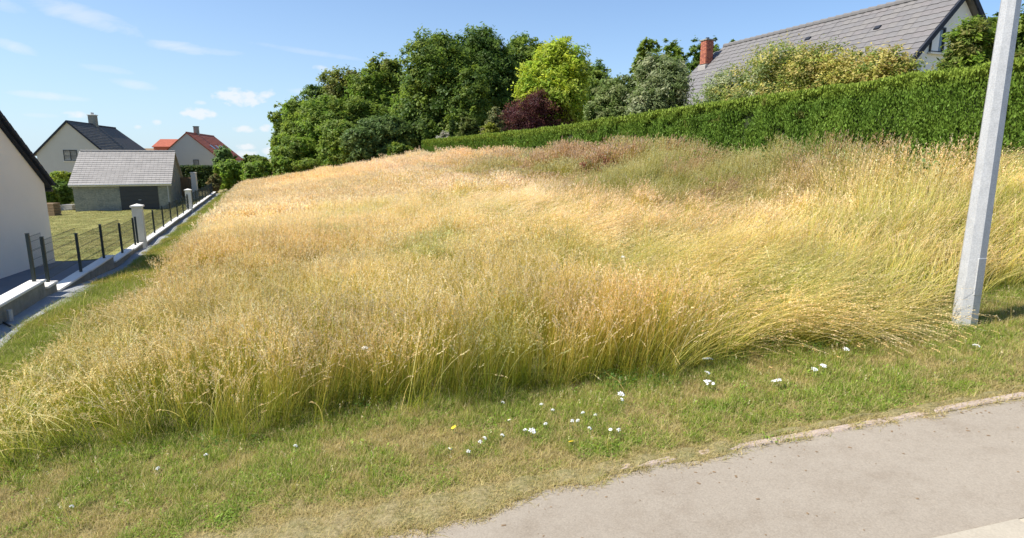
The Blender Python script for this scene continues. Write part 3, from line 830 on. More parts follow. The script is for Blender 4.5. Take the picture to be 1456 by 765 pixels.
# ------------------------------------------------------------------ weeds along the hedge foot
def leaf_cloud(cen, rad, per, size, cols, spread, r, up=.5, elong=1.0, cvar=.22):
    """clumps of rhombic leaves; cen (n,3) clump centres, rad (n,) clump radii, outward (n,3)"""
    n = len(cen)
    p = np.repeat(cen, per, 0) + r.normal(size=(n * per, 3)) * np.repeat(rad, per)[:, None] * np.array([.55, .55, .45])
    nrm = r.normal(size=(n * per, 3)) * .8 + np.array([0, 0, up + .5]); nrm += np.repeat(spread, per, 0) * 1.1
    nrm /= np.linalg.norm(nrm, axis=1, keepdims=True)
    a = np.cross(nrm, r.normal(size=nrm.shape)); a /= np.linalg.norm(a, axis=1, keepdims=True) + 1e-9; b_ = np.cross(nrm, a)
    s = size * r.uniform(.65, 1.35, (n * per, 1))
    V = np.stack([p - a * s * elong, p + b_ * s * .55, p + a * s * elong, p - b_ * s * .55], 1).reshape(-1, 3)
    k = r.integers(0, len(cols), n); base = np.array(cols)[k] * r.uniform(1 - cvar, 1 + cvar, (n, 1))
    c = np.repeat(base, per, 0) * r.uniform(.85, 1.15, (n * per, 1))
    return V, np.arange(len(V)).reshape(-1, 4), np.repeat(c, 4, 0)


LEAFC = 1.0


def crown(name, parent, size, lobes, leaf, n, per, cols, seed, m_=None, elong=1.2, inner=.25, clump=None, up=.5, cvar=.17, gap=.0):
    """lobes: list of (cx,cy,cz,rx,ry,rz) in local metres"""
    r = np.random.default_rng(seed); leaf = leaf * .78; per = int(per * 1.35)
    lb = np.array(lobes); w = (lb[:, 3] * lb[:, 5]); w = w / w.sum()
    k = r.choice(len(lb), n, p=w)
    d = r.normal(size=(n, 3)); d /= np.linalg.norm(d, axis=1, keepdims=True)
    rr = np.where(r.random(n) < inner, r.uniform(.25, .8, n), r.uniform(.82, 1.06, n))
    cen = lb[k, :3] + d * lb[k, 3:] * rr[:, None]
    if gap:
        q_ = vnoise(cen[:, 0] * 1.3 + cen[:, 1] + seed, cen[:, 2] + cen[:, 1] * .7, size * .12) > gap
        cen, d, k = cen[q_], d[q_], k[q_]; n = len(cen)
    cl = clump if clump else size * .07
    rad = cl * r.uniform(.6, 1.4, n)
    V, Q, Cc = leaf_cloud(cen, rad, per, leaf, cols, d, r, up, elong, cvar)
    return link(name, mesh_np(name, V, [Q], m_ or M['leaf'], Cc), parent)


def auto_lobes(w, hgt, z0, n, seed, dep=None, shape=1.0):
    r = np.random.default_rng(seed); L = []; dep = dep or w
    for k in range(n):
        u = (k + .5) / n
        z = z0 + (hgt - z0) * (.12 + .76 * u)
        prof = math.sin(math.pi * (.16 + .72 * u ** shape)) ** .7
        a = r.uniform(0, 6.28); rad = prof * r.uniform(.30, .62)
        rr = r.uniform(.22, .34)
        L.append((math.cos(a) * rad * w / 2, math.sin(a) * rad * dep / 2, z, w * rr, dep * rr, min((hgt - z0) * rr * .8, (hgt - z) * 1.0 + .02 * hgt)))
    L.append((0, 0, z0 + (hgt - z0) * .5, w * .34, dep * .34, (hgt - z0) * .40))
    L.append((0, 0, z0 + (hgt - z0) * .78, w * .2, dep * .2, (hgt - z0) * .21))
    return L


def trunk(parent, hgt, rad, spread, seed, nb=6, z0=None, m_=None):
    r = random.Random(seed); mb = MB()
    mb.tube([(0, 0, -.3), (0.02, 0, hgt * .3), (r.uniform(-.1, .1), r.uniform(-.1, .1), hgt * .6), (0, 0, hgt * .88)], [rad * 1.25, rad, rad * .6, rad * .15], 8)
    for k in range(nb):
        a = k * 2.4 + r.random(); z = hgt * r.uniform(.22, .6); e = spread * r.uniform(.5, .9)
        mb.tube([(0, 0, z), (math.cos(a) * e * .5, math.sin(a) * e * .5, z + hgt * .14), (math.cos(a) * e, math.sin(a) * e, z + hgt * .26)], [rad * .45, rad * .3, rad * .08], 6)
    return mb.build('trunk', m_ or M['bark'], parent)


def tree(name, label, cat, pc, top, bottom, wpx, Y, cols, seed, n=420, per=34, leaf=.2, z0f=.12, lobes=None, nl=11, group=None, dep=None,
         elong=1.2, shape=1.0, gap=.0, inner=.25, up=.5, tr=True, clump=None, cvar=.17, m_=None):
    b_ = at(pc, bottom, Y); t_ = at(pc, top, Y)
    g = h1(b_.x, Y); hgt = t_.z - g
    w = wpx / 850 * Y
    o = empty(name, (b_.x, Y, g)); tag(o, label, cat, group)
    zb = max(.03 * hgt, (b_.z - g) if z0f is None else hgt * z0f)
    lb = lobes or auto_lobes(w, hgt * .97, zb, nl, seed, dep or w, shape)
    crown('crown', o, w, lb, leaf, n, per, cols, seed, m_, elong, inner, clump or min(w, hgt) * .055 + .05, up, cvar, gap)
    if tr: trunk(o, hgt * .8, max(.05, hgt * .022), w * .35, seed)
    return o


# palettes
DK = [(.085, .15, .022), (.13, .21, .03), (.10, .165, .035), (.17, .245, .045)]
MD = [(.17, .25, .03), (.22, .30, .035), (.18, .25, .045), (.25, .31, .05)]
LT = [(.21, .33, .035), (.27, .37, .045), (.18, .29, .04), (.23, .31, .06)]
OLV = [(.21, .25, .04), (.26, .29, .055), (.17, .22, .04), (.28, .27, .08)]

# the wood at the far end, left to right; each tree its own label
tree('broadleaf_tree', 'tall airy green tree at the left end of the wood beside the open sky', 'tree', 409, 148, 246, 48, 84, MD, 1, n=420, per=30, leaf=.24, gap=.2)
tree('broadleaf_tree', 'rounded mid green tree just right of the airy left end tree', 'tree', 446, 150, 246, 66, 76, MD, 2, n=560, leaf=.22)
tree('broadleaf_tree', 'dark bluish green tree top rising behind the left part of the wood', 'tree', 458, 120, 240, 60, 92, DK, 3, n=520, leaf=.25, gap=.15)
tree('broadleaf_tree', 'olive green tree with knobbly crown, second highest crown of the left wood', 'tree', 505, 98, 238, 84, 86, OLV, 4, n=820, leaf=.25)
tree('broadleaf_tree', 'olive brown tree with pale top edge just left of the tallest dark tree', 'tree', 556, 80, 236, 88, 82, OLV + MD, 5, n=860, leaf=.25)
tree('broadleaf_tree', 'light green bushy tree low at the front of the wood centre', 'tree', 492, 172, 247, 92, 66, LT + MD, 6, n=900, leaf=.18, z0f=.02)
tree('broadleaf_tree', 'grey green willow like tree low at the front right of the wood', 'tree', 545, 166, 243, 88, 63, [(.14, .21, .06), (.17, .24, .07), (.11, .18, .045)], 7, n=900, leaf=.17, z0f=.02, elong=1.7)
tree('broadleaf_tree', 'mid green tree filling the middle of the wood below the olive crowns', 'tree', 520, 140, 244, 90, 73, MD, 8, n=900, leaf=.2, z0f=.05)
tree('broadleaf_tree', 'fresh green tree at the front left of the wood with a spiky side', 'tree', 420, 190, 250, 70, 68, LT + MD, 9, n=620, leaf=.18, z0f=.02)
tree('broadleaf_tree', 'very tall dark green tree with sunlit left side, left of the two tallest', 'tree', 636, 47, 215, 122, 68, DK + MD, 10, n=1700, leaf=.2, nl=16, z0f=.10)
tree('broadleaf_tree', 'tallest dark blue green tree with dense crown behind the purple shrub', 'tree', 688, 40, 212, 120, 74, DK, 11, n=1700, leaf=.21, nl=16, z0f=.10)
tree('broadleaf_tree', 'mid green tall tree touching the left side of the yellow tree', 'tree', 742, 50, 195, 84, 78, DK + MD, 12, n=1000, leaf=.22, nl=12)
tree('broadleaf_tree', 'dark green tree showing low behind the right side of the yellow tree', 'tree', 842, 84, 175, 70, 72, DK + MD, 13, n=620, leaf=.2)
tree('broadleaf_tree', 'dark green rounded tree standing left of the brick chimney', 'tree', 912, 55, 150, 44, 58, MD, 14, n=520, leaf=.17)
tree('broadleaf_tree', 'green tree top between the round dark tree and the brick chimney', 'tree', 952, 54, 150, 46, 64, MD + LT, 15, n=520, leaf=.17, gap=.2)
tree('broadleaf_tree', 'dark spreading tree directly behind the brick chimney', 'tree', 1000, 50, 150, 52, 56, DK, 16, n=520, leaf=.17, gap=.15)
tree('broadleaf_tree', 'small dark tree tip peeking over the grey roof ridge', 'tree', 1077, 46, 110, 26, 60, DK, 17, n=200, leaf=.17)
tree('broadleaf_tree', 'tiny green tree tip over the ridge just right of the chimney', 'tree', 1043, 56, 110, 22, 62, MD, 18, n=160, leaf=.17)

tree('broadleaf_tree', 'yellowish green tree between the airy left end tree and the dark blue green top', 'tree', 430, 138, 246, 62, 80, LT + MD, 50, n=620, leaf=.2, z0f=.04)
tree('broadleaf_tree', 'leafy green tree filling the dip between the two olive crowns', 'tree', 532, 104, 240, 76, 78, MD + LT, 51, n=760, leaf=.2, z0f=.04)
tree('broadleaf_tree', 'mid green tree below the dark top in the left part of the wood', 'tree', 470, 134, 246, 84, 72, MD + LT, 52, n=800, leaf=.2, z0f=.03)
tree('broadleaf_tree', 'green tree filling the step up to the very tall dark tree', 'tree', 590, 104, 236, 84, 72, MD + LT, 53, n=820, leaf=.2, z0f=.03)
tree('broadleaf_tree', 'green tree standing between the tallest tree and the olive garden shrub', 'tree', 664, 92, 214, 80, 64, MD + DK, 54, n=620, leaf=.18, z0f=.05, gap=.2)

# far left bushes
tree('bush', 'grey green round bush beyond the red roofed house', 'bush', 320, 205, 250, 30, 82, [(.16, .26, .08), (.19, .28, .08)], 19, n=240, leaf=.2, z0f=.02, tr=True, gap=.2)
tree('bush', 'dense mid green bush at the far end of the fence', 'bush', 330, 226, 258, 46, 66, LT, 20, n=360, leaf=.15, z0f=.01)
tree('bush', 'light green low bush left of the wood at the field end', 'bush', 370, 229, 250, 54, 64, LT, 21, n=340, leaf=.15, z0f=.01)
tree('bush', 'small leafy green bush against the left foot of the wood', 'bush', 408, 222, 250, 36, 63, LT + MD, 22, n=300, leaf=.15, z0f=.01)
tree('bush', 'low dark green scrub under the reddish twigs in the wood edge', 'bush', 440, 226, 248, 42, 62.5, MD, 23, n=300, leaf=.15, z0f=.01)
tree('bush', 'small dry brown bush at the end of the gravel path', 'bush', 305, 248, 268, 18, 62, [(.3, .22, .1), (.24, .2, .08), (.16, .17, .05)], 24, n=110, leaf=.13, z0f=.01, tr=False)
tree('bush', 'yellow green bush below the dark gap beside the hedge end', 'bush', 578, 192, 236, 34, 62, [(.16, .20, .03), (.2, .23, .035), (.12, .17, .03)], 25, n=320, leaf=.14, z0f=.01)
tree('bush', 'dark rounded bush in front of the tall trees left of hedge end', 'bush', 566, 204, 238, 40, 60.5, DK + MD, 26, n=320, leaf=.14, z0f=.01)
tree('bush', 'long low green bush line on the far horizon left of the wood', 'bush', 362, 221, 232, 56, 120, MD, 27, n=240, leaf=.3, z0f=.01, tr=False)
tree('shrub', 'dark shrub filling the shaded gap above the left end of the hedge', 'shrub', 604, 140, 222, 96, 66, DK, 28, n=700, leaf=.17, z0f=.01)

# garden shrubs and trees behind the long hedge
YEL = [(.40, .50, .04), (.50, .55, .05), (.28, .40, .04), (.40, .46, .06)]
tree('yellow_tree', 'bright yellow green tree behind the purple shrub', 'tree', 790, 52, 185, 104, 46, YEL, 30, n=1300, per=26, leaf=.15, nl=13, z0f=.12, cvar=.2, gap=.12)
tree('purple_shrub', 'round dark purple shrub above the middle of the hedge', 'shrub', 761, 128, 196, 90, 44, [(.085, .026, .03), (.12, .04, .038), (.07, .025, .025), (.16, .065, .045)], 31, n=1000, per=28, leaf=.075, nl=12, z0f=.02, up=.2)
tree('variegated_tree', 'large grey green tree with pale leaves beside the brick chimney house', 'tree', 935, 74, 165, 92, 31, [(.24, .29, .12), (.30, .35, .16), (.17, .23, .07), (.38, .40, .22)], 32, n=1100, per=26, leaf=.085, z0f=.05, elong=1.7, gap=.08)
tree('variegated_tree', 'lower grey green shrub mass left of the pale leaved tree', 'shrub', 872, 108, 172, 80, 33, [(.23, .29, .09), (.29, .33, .13), (.17, .24, .06)], 33, n=850, per=26, leaf=.085, z0f=.02, elong=1.6)
tree('shrub', 'fresh green shrub right of the purple shrub behind the hedge', 'shrub', 850, 146, 182, 46, 33.5, LT, 34, n=320, leaf=.07, z0f=.02)
tree('shrub', 'pale beige green shrub left of the purple shrub', 'shrub', 704, 150, 198, 28, 51, [(.2, .22, .08), (.26, .27, .11)], 35, n=240, leaf=.1, z0f=.02)
tree('shrub', 'low yellow green shrub tucked under the left of the purple shrub', 'shrub', 700, 173, 200, 36, 50, [(.22, .26, .03), (.28, .30, .04)], 36, n=220, leaf=.09, z0f=.02)
tree('shrub', 'rounded olive shrub behind the left part of the hedge', 'shrub', 667, 164, 200, 32, 52, [(.12, .16, .03), (.16, .19, .04)], 37, n=260, leaf=.12, z0f=.02)
tree('conifer', 'thin columnar conifer behind the left end of the hedge', 'conifer', 643, 163, 196, 9, 57, [(.05, .10, .02), (.08, .13, .025)], 38, n=110, leaf=.08, z0f=.02)
tree('flowering_shrub', 'pale white flowering shrub above the left end of the hedge', 'shrub', 634, 185, 205, 30, 57.5, [(.55, .54, .46), (.45, .42, .33), (.2, .24, .1)], 39, n=170, leaf=.09, z0f=.02, tr=False)
tree('flowering_shrub', 'small pale pink plant beside the olive shrub behind the hedge', 'shrub', 688, 180, 200, 14, 50.5, [(.50, .42, .3), (.3, .28, .14)], 40, n=90, leaf=.08, z0f=.02, tr=False)
CREAM = [(.50, .47, .10), (.60, .53, .17), (.34, .39, .07), (.55, .45, .15), (.22, .30, .06)]
WHT = [(.36, .42, .18), (.50, .52, .30), (.24, .32, .10), (.18, .25, .06)]
tree('laurel_shrub', 'grey white variegated shrub at the lower left of the grey roof', 'shrub', 1022, 100, 160, 92, 26.3, WHT, 41, n=700, per=22, leaf=.06, z0f=.02)
tree('laurel_shrub', 'large green and cream shrub in front of the middle of the grey roof', 'shrub', 1092, 62, 150, 146, 24.2, WHT + CREAM + OLV, 42, n=1300, per=22, leaf=.06, z0f=.02)
tree('laurel_shrub', 'golden cream shrub in front of the right half of the grey roof', 'shrub', 1192, 60, 140, 130, 21.4, CREAM, 43, n=1100, per=22, leaf=.06, z0f=.02)
tree('laurel_shrub', 'smaller golden shrub just left of the white gable', 'shrub', 1268, 64, 125, 112, 19.6, CREAM + [(.42, .33, .1)], 44, n=900, per=22, leaf=.06, z0f=.02)
tree('laurel_shrub', 'yellowish green shrub between the golden shrub and the gable foot', 'shrub', 1146, 60, 150, 106, 22.3, CREAM + OLV, 45, n=700, per=22, leaf=.06, z0f=.02)
tree('shrub', 'arching olive green shrub under the gable window left of the lamp post', 'shrub', 1372, 30, 110, 82, 17.9, OLV + LT, 46, n=1100, per=24, leaf=.06, z0f=.05, elong=1.6, gap=.1)
tree('shrub', 'dark green tree reaching the frame corner right of the lamp post', 'tree', 1458, 2, 100, 74, 17.6, MD + DK, 47, n=900, per=26, leaf=.065, z0f=.05)
tree('shrub', 'low yellow green bush against the hedge right of the lamp post', 'shrub', 1440, 66, 110, 44, 15.9, OLV + LT, 48, n=420, per=24, leaf=.05, z0f=.05)
tree('shrub', 'small dark tree top behind the gable end', 'tree', 1398, 14, 110, 44, 30, DK + MD, 49, n=420, per=26, leaf=.1, z0f=.05)

# ------------------------------------------------------------------ the long clipped hedge
HS = 15.9
hedge = empty('hedge', (HS - .42 * 35, 35, h1(HS - .42 * 35, 35))); tag(hedge, 'long clipped bright green conifer hedge along the right side of the plot', 'hedge')
r = np.random.default_rng(5)


def hedge_top(t): return np.interp(t, [6, 13, 14.7, 19.2, 24, 32, 45, 59], [2.0, 2.0, 2.0, 1.9, 1.88, 1.66, 1.62, 1.66])


Nn = 400000
t = 6.5 + 52.2 * r.random(Nn) ** 1.9
faces = r.choice(3, Nn, p=[.66, .27, .07])
x0_ = HS - .42 * t; zb = h(x0_, t); zt = hedge_top(t)
v = r.random(Nn)
plant = np.sin(t * 2 * np.pi / .85) * .05 + np.sin(t * 2 * np.pi / 2.3 + 1) * .05 + .18 * (vnoise(t * 1.0, v * 3, .45) - .5) - .20 * sstep(.74, .92, vnoise(t * .8 + 31, v * 2.2, .5))
depth = r.random(Nn) ** 2 * .22
zt = zt + .07 * (vnoise(t, t * 0 + 2, 1.7) - .5) + np.where(r.random(Nn) < .012, r.uniform(0, .16, Nn), 0)
zz = np.where(faces == 1, zt + .02 * np.sin(t * 3) + .14 * (vnoise(t, x0_ * 0 + v * 9, .3) - .5) - depth * .5, zb + (zt - zb) * v)
ss = np.where(faces == 1, HS + (v - .0) * 1.1, HS - plant + depth + .12 * (((zz - zb) / 2.4) ** 3))
ss = np.where(faces == 2, HS + r.random(Nn) * 1.1, ss)
tt = np.where(faces == 2, 58.8 + plant * .5 - depth, t)
xx = ss - .42 * tt
dist = np.hypot(xx, tt)
zz = np.where(faces == 2, -.4 + r.random(Nn) * 2.1, zz)
sz = np.clip(.0024 * dist, .026, .14) * r.uniform(.7, 1.3, Nn)
out = np.where((faces == 1)[:, None], np.array([[-.2, 0, 1.]]), np.array([[-.92, -.39, .25]])) + r.normal(0, .45, (Nn, 3))
upv = np.array([[0, 0, 1.]]) + r.normal(0, .45, (Nn, 3)) + out * .5; upv /= np.linalg.norm(upv, axis=1, keepdims=True)
sd = np.cross(upv, out); sd /= np.linalg.norm(sd, axis=1, keepdims=True) + 1e-9
p = np.stack([xx, tt, zz], -1); s_ = sz[:, None]
V = np.stack([p - upv * s_ * .9, p + sd * s_ * .42, p + upv * s_ * 1.1, p - sd * s_ * .42], 1).reshape(-1, 3)
pk_ = vnoise(t / .85, t * 0 + 3, 1.0); lo = vnoise(t, zz, .35)
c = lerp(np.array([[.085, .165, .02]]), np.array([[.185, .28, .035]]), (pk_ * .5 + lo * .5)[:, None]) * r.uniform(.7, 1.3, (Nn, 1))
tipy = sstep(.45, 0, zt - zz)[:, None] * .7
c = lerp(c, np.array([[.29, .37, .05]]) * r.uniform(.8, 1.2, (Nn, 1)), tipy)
brown = (vnoise(t, zz * 1.5, .6) > .93)[:, None]
c = np.where(brown, c * .5 + np.array([[.08, .06, .02]]), c)
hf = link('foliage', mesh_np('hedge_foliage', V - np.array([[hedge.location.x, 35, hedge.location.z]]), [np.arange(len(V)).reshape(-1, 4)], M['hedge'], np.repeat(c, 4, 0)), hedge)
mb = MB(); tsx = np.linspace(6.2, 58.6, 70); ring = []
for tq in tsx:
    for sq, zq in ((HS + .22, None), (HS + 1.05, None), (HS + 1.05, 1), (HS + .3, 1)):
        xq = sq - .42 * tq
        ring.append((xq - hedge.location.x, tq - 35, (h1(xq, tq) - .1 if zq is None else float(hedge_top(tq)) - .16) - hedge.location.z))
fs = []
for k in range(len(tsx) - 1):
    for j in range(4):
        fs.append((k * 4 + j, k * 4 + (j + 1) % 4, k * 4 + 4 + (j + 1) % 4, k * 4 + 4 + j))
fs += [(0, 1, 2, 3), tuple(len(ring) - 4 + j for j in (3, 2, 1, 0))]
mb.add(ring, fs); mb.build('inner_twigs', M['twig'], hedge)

# weeds at the hedge foot
n = 1500
t = 8 + 50 * r.random(n) ** 1.6; s = 15.3 - np.abs(r.normal(0, .8, n)); x = s - .42 * t
ok = (vnoise(x, t, 1.6) > .42); x, t = x[ok], t[ok]; n = len(x)
z = h(x, t) + r.uniform(.1, .75, n)
V, Q, Cc = leaf_cloud(np.stack([x, t, z], -1), np.full(n, .22), 16, .05, [(.15, .26, .06), (.20, .30, .05), (.18, .23, .05), (.26, .30, .09)], np.zeros((n, 3)), r, .6, 1.2)
tag(link('weeds', mesh_np('weeds', V, [Q], M['leaf'], Cc)), 'tangled green nettles and brambles at the foot of the clipped hedge', 'weeds', kind='stuff')
# reddish dock stand
dk = hit(858, 232, .7, 15)
dock = empty('dock_plant', (dk.x, dk.y, h1(dk.x, dk.y))); tag(dock, 'rusty red dock plants standing in the field below the hedge', 'plant')
crown('foliage', dock, 1.5, [(0, 0, .55, .9, .7, .5)], .05, 90, 22, [(.36, .16, .09), (.28, .15, .08), (.2, .18, .07)], 77, clump=.15)
# small post at the end of the hedge
pp = at(597, 222, 59.5); gz = h1(pp.x, 59.5)
mb = MB(); mb.tube([(0, 0, -.2), (0, 0, at(597, 207, 59.5).z - gz)], .09, 8)
tag(mb.build('wooden_post', M['wood'], None, (pp.x, 59.5, gz)), 'short grey wooden post at the left end of the hedge', 'post')

# ------------------------------------------------------------------ lamp post
lamp = empty('lamp_post', (POLE.x, POLE.y, h1(POLE.x, POLE.y)), R(12)); tag(lamp, 'octagonal galvanised steel lamp post standing in the grass by the verge', 'lamp post')
HT = 8.0
mb = MB(); mb.tube([(0, 0, -.5), (0, 0, 0), (0, 0, HT)], [.134, .134, .046], 8); mb.build('shaft', M['galv'], lamp)
mb = MB(); mb.box(-.052, .052, -.006, .01, -.22, .22, .004); mb.build('access_door', M['galv'], lamp, (-.01, -.119, .62), (R(-.6), 0, 0))
mb = MB(); mb.tube([(0, 0, HT - .04), (0, -.1, HT + .25), (0, -.5, HT + .5), (0, -1.3, HT + .6)], [.05, .045, .04, .035], 8); mb.build('arm', M['galv'], lamp)
mb = MB(); mb.box(-.14, .14, -.33, .33, -.06, .07, .03); lh = mb.build('lamp_head', M['galv'], lamp, (0, -1.55, HT + .6))
mb = MB(); mb.box(-.11, .11, -.22, .22, -.085, -.062, .005); mb.build('lens', M['glass'], lh)


# ------------------------------------------------------------------ houses
def frame_for(origin, direction):
    """rotation so that local +X runs along 'direction' (the ridge) from the visible gable"""
    return math.atan2(direction[1], direction[0])


def window(parent, w, hgt, loc, rot, cols_=2, frame_m=None, sill=True, curtains=True):
    """local: X across, Z up, -Y outwards"""
    frame_m = frame_m or M['frame_dark']
    mb = MB(); t_ = .07
    mb.box(-w / 2, w / 2, -.03, .05, -hgt / 2, -hgt / 2 + t_); mb.box(-w / 2, w / 2, -.03, .05, hgt / 2 - t_, hgt / 2)
    mb.box(-w / 2, -w / 2 + t_, -.03, .05, -hgt / 2 + t_, hgt / 2 - t_); mb.box(w / 2 - t_, w / 2, -.03, .05, -hgt / 2 + t_, hgt / 2 - t_)
    for k in range(1, cols_):
        xx_ = -w / 2 + w * k / cols_; mb.box(xx_ - t_ / 2, xx_ + t_ / 2, -.028, .05, -hgt / 2 + t_, hgt / 2 - t_)
    wo_ = mb.build('window', frame_m, parent, loc, rot)
    for k in range(cols_):
        a = -w / 2 + w * k / cols_ + t_ * .6; b__ = -w / 2 + w * (k + 1) / cols_ - t_ * .6
        mb = MB(); mb.box(a, b__, .012, .02, -hgt / 2 + t_ * .7, hgt / 2 - t_ * .7); mb.build('pane', M['glass'] if not curtains else M['curtain'], wo_)
    if sill:
        mb = MB(); mb.box(-w / 2 - .08, w / 2 + .08, -.12, .05, -hgt / 2 - .07, -hgt / 2 - .003); mb.build('sill', M['coping'], wo_)
    return wo_


def gable_house(name, label, cat, origin, direction, length, half, z_floor, z_eave, z_ridge, wall_m, roof_m, over=.3, verge=.15, th=.12):
    """origin: foot of the visible gable under the ridge apex (x,y); ridge runs along +X local"""
    rz = frame_for(origin, direction)
    o = empty(name, (origin[0], origin[1], z_floor), rz); tag(o, label, cat)
    ze, zr_ = z_eave - z_floor, z_ridge - z_floor
    sl = (zr_ - ze) / half
    mb = MB()
    pent = lambda x_: [(x_, -half, -.8), (x_, half, -.8), (x_, half, ze), (x_, 0, zr_ - .02), (x_, -half, ze)]
    mb.add(pent(0) + pent(length), [(0, 1, 2, 3, 4)[::-1], (5, 6, 7, 8, 9), (0, 1, 6, 5), (1, 2, 7, 6), (2, 3, 8, 7), (3, 4, 9, 8), (4, 0, 5, 9)])
    mb.build('wall', wall_m, o)
    for sgn in (-1, 1):
        mb = MB(); y1_ = sgn * (half + over); z1_ = ze - over * sl
        a = [(-verge, 0, zr_ + .0), (length + verge, 0, zr_ + .0), (length + verge, y1_, z1_ + .0), (-verge, y1_, z1_ + .0)]
        up_ = th * math.sqrt(1 + sl * sl)
        b__ = [(p_[0], p_[1], p_[2] + up_) for p_ in a]
        if sgn > 0: a, b__ = a[::-1], b__[::-1]
        mb.hexa([a[3], a[2], a[1], a[0], b__[3], b__[2], b__[1], b__[0]])
        mb.build('roof', roof_m, o)
    return o, ze, zr_, sl


def tile_rows(name, parent, x0, x1, half, over, ze, zr_, sgn, pitch_, m_, th, verge=.12, kind='stuff', cw=.33, lift=.035):
    """roof covering as overlapping courses, one wedge per course (courses are too small to lift singly)"""
    sl = (zr_ - ze) / half; Ls = math.hypot(half + over, (half + over) * sl)
    n_ = max(3, int(Ls / pitch_)); mb = MB(); ny, nz_ = 1 / math.sqrt(1 + sl * sl), sl / math.sqrt(1 + sl * sl)
    ncol = max(1, int((x1 - x0) / cw))
    for k in range(n_):
        d0, d1 = Ls * k / n_, Ls * (k + 1) / n_                  # measured from the ridge down
        def pt(xq, d, lf):
            yq = d * ny; zq = zr_ - d * nz_
            return (xq, sgn * (yq + lf * nz_), zq + th * math.sqrt(1 + sl * sl) + lf * ny)
        jit = [random.uniform(0, .012) for _ in range(ncol)]
        for j in range(ncol):
            a0 = x0 + (x1 - x0) * j / ncol + .004; a1 = x0 + (x1 - x0) * (j + 1) / ncol - .004
            lf = lift + jit[j]
            A = [pt(a0, d0, .004), pt(a1, d0, .004), pt(a1, d1 + .02, .004), pt(a0, d1 + .02, .004)]
            B = [pt(a0, d0, .010), pt(a1, d0, .010), pt(a1, d1 + .02, lf), pt(a0, d1 + .02, lf)]
            if sgn > 0: mb.hexa(A + B)
            else: mb.hexa(A[::-1] + B[::-1])
    o = mb.build(name, m_, parent)
    if kind: o['kind'] = kind
    return o


def ridge_tiles(parent, x0, x1, zr_, m_, r_=.12, ln=.4, single=True):
    mb = MB(); k = int((x1 - x0) / ln); 
    mb.tube([(-ln / 2, 0, 0), (ln / 2 + .03, 0, .012)], [r_ * .92, r_ * 1.08], 8)
    me = mb.mesh('ridge_tile', m_)
    for j in range(k):
        link('ridge_tile', me, parent, (x0 + (j + .5) * ln, 0, zr_), (0, 0, 0))


# --- near left cream house: its gable faces the plot
A = at(78, 368, 20.0); wdir = Vector((.25, -1, 0)).normalized()
HZ = h1(A.x - .3, A.y)
mid = Vector((A.x, A.y, 0)) + wdir * 4.4
into = Vector((-wdir.y * -1, wdir.x * -1, 0)); into = Vector((-1, -.25, 0)).normalized()
z_e = at(70, 262, 20.0).z
o, ze, zr_, sl = gable_house('house', 'cream rendered house with dark roof at the left edge beside the fence', 'house', (mid.x, mid.y), (into.x, into.y), 9.0, 4.4, HZ, z_e + .02, z_e + 3.75,
                             M['render_cream'], M['slate'], over=.22, verge=.12, th=.05)
# stepped verge tiles down both rakes of the gable
for sgn in (-1, 1):
    Ls = math.hypot(4.62, 4.62 * sl); nt_ = 19
    mb = MB(); mb.box(-.10, .10, -.18, .18, -.03, .08, .01); me = mb.mesh('verge_tile', M['slate'])
    ang = math.atan(sl)
    for k in range(nt_):
        d = Ls * (k + .5) / nt_
        link('verge_tile', me, o, (-.12, sgn * d * math.cos(ang), zr_ - d * math.sin(ang) + .14), (sgn * (-ang - .06) , 0, 0))
tile_rows('roof_tiles', o, -.1, 9.1, 4.4, .22, ze, zr_, 1, .33, M['slate'], .08)
mb = MB(); mb.tube([(-.1, 0, 0), (9.1, 0, 0)], .07, 8); mb.build('gutter', M['frame_dark'], o, (0, 4.66, ze - .22))
mb = MB(); mb.tube([(-.1, 0, 0), (9.1, 0, 0)], .07, 8); mb.build('gutter', M['frame_dark'], o, (0, -4.66, ze - .22))

# --- stone garage
Rc = Vector((-29.46, 51, 0)); d_ = Vector((-.42, 1, 0)).normalized(); n_ = Vector((-1, -.42, 0)).normalized()
GW, GD = 6.9, 8.0 * 1.085
ze_w = at(241, 260, 51).z; GZ = h1(-31.5, 50.2) + .02
zrw = at(248, 217, 55).z
org = Rc + d_ * GD / 2
o, ze, zr_, sl = gable_house('garage', 'low stone garage with pale grey tiled roof and dark door', 'garage', (org.x, org.y), (n_.x, n_.y), GW, GD / 2, GZ, ze_w + .05, zrw, M['flint'], M['tile_light'], over=.28, verge=.2, th=.07)
garage = o
front = 1 if (Matrix.Rotation(o.rotation_euler.z, 3, 'Z') @ Vector((0, 1, 0))).y < 0 else -1
tile_rows('roof_tiles', o, -.22, GW + .22, GD / 2, .28, ze, zr_, front, .3, M['tile_light'], .07, cw=.3)
ridge_tiles(o, -.2, GW + .2, zr_ + .1, M['tile_light'], .11, .4)
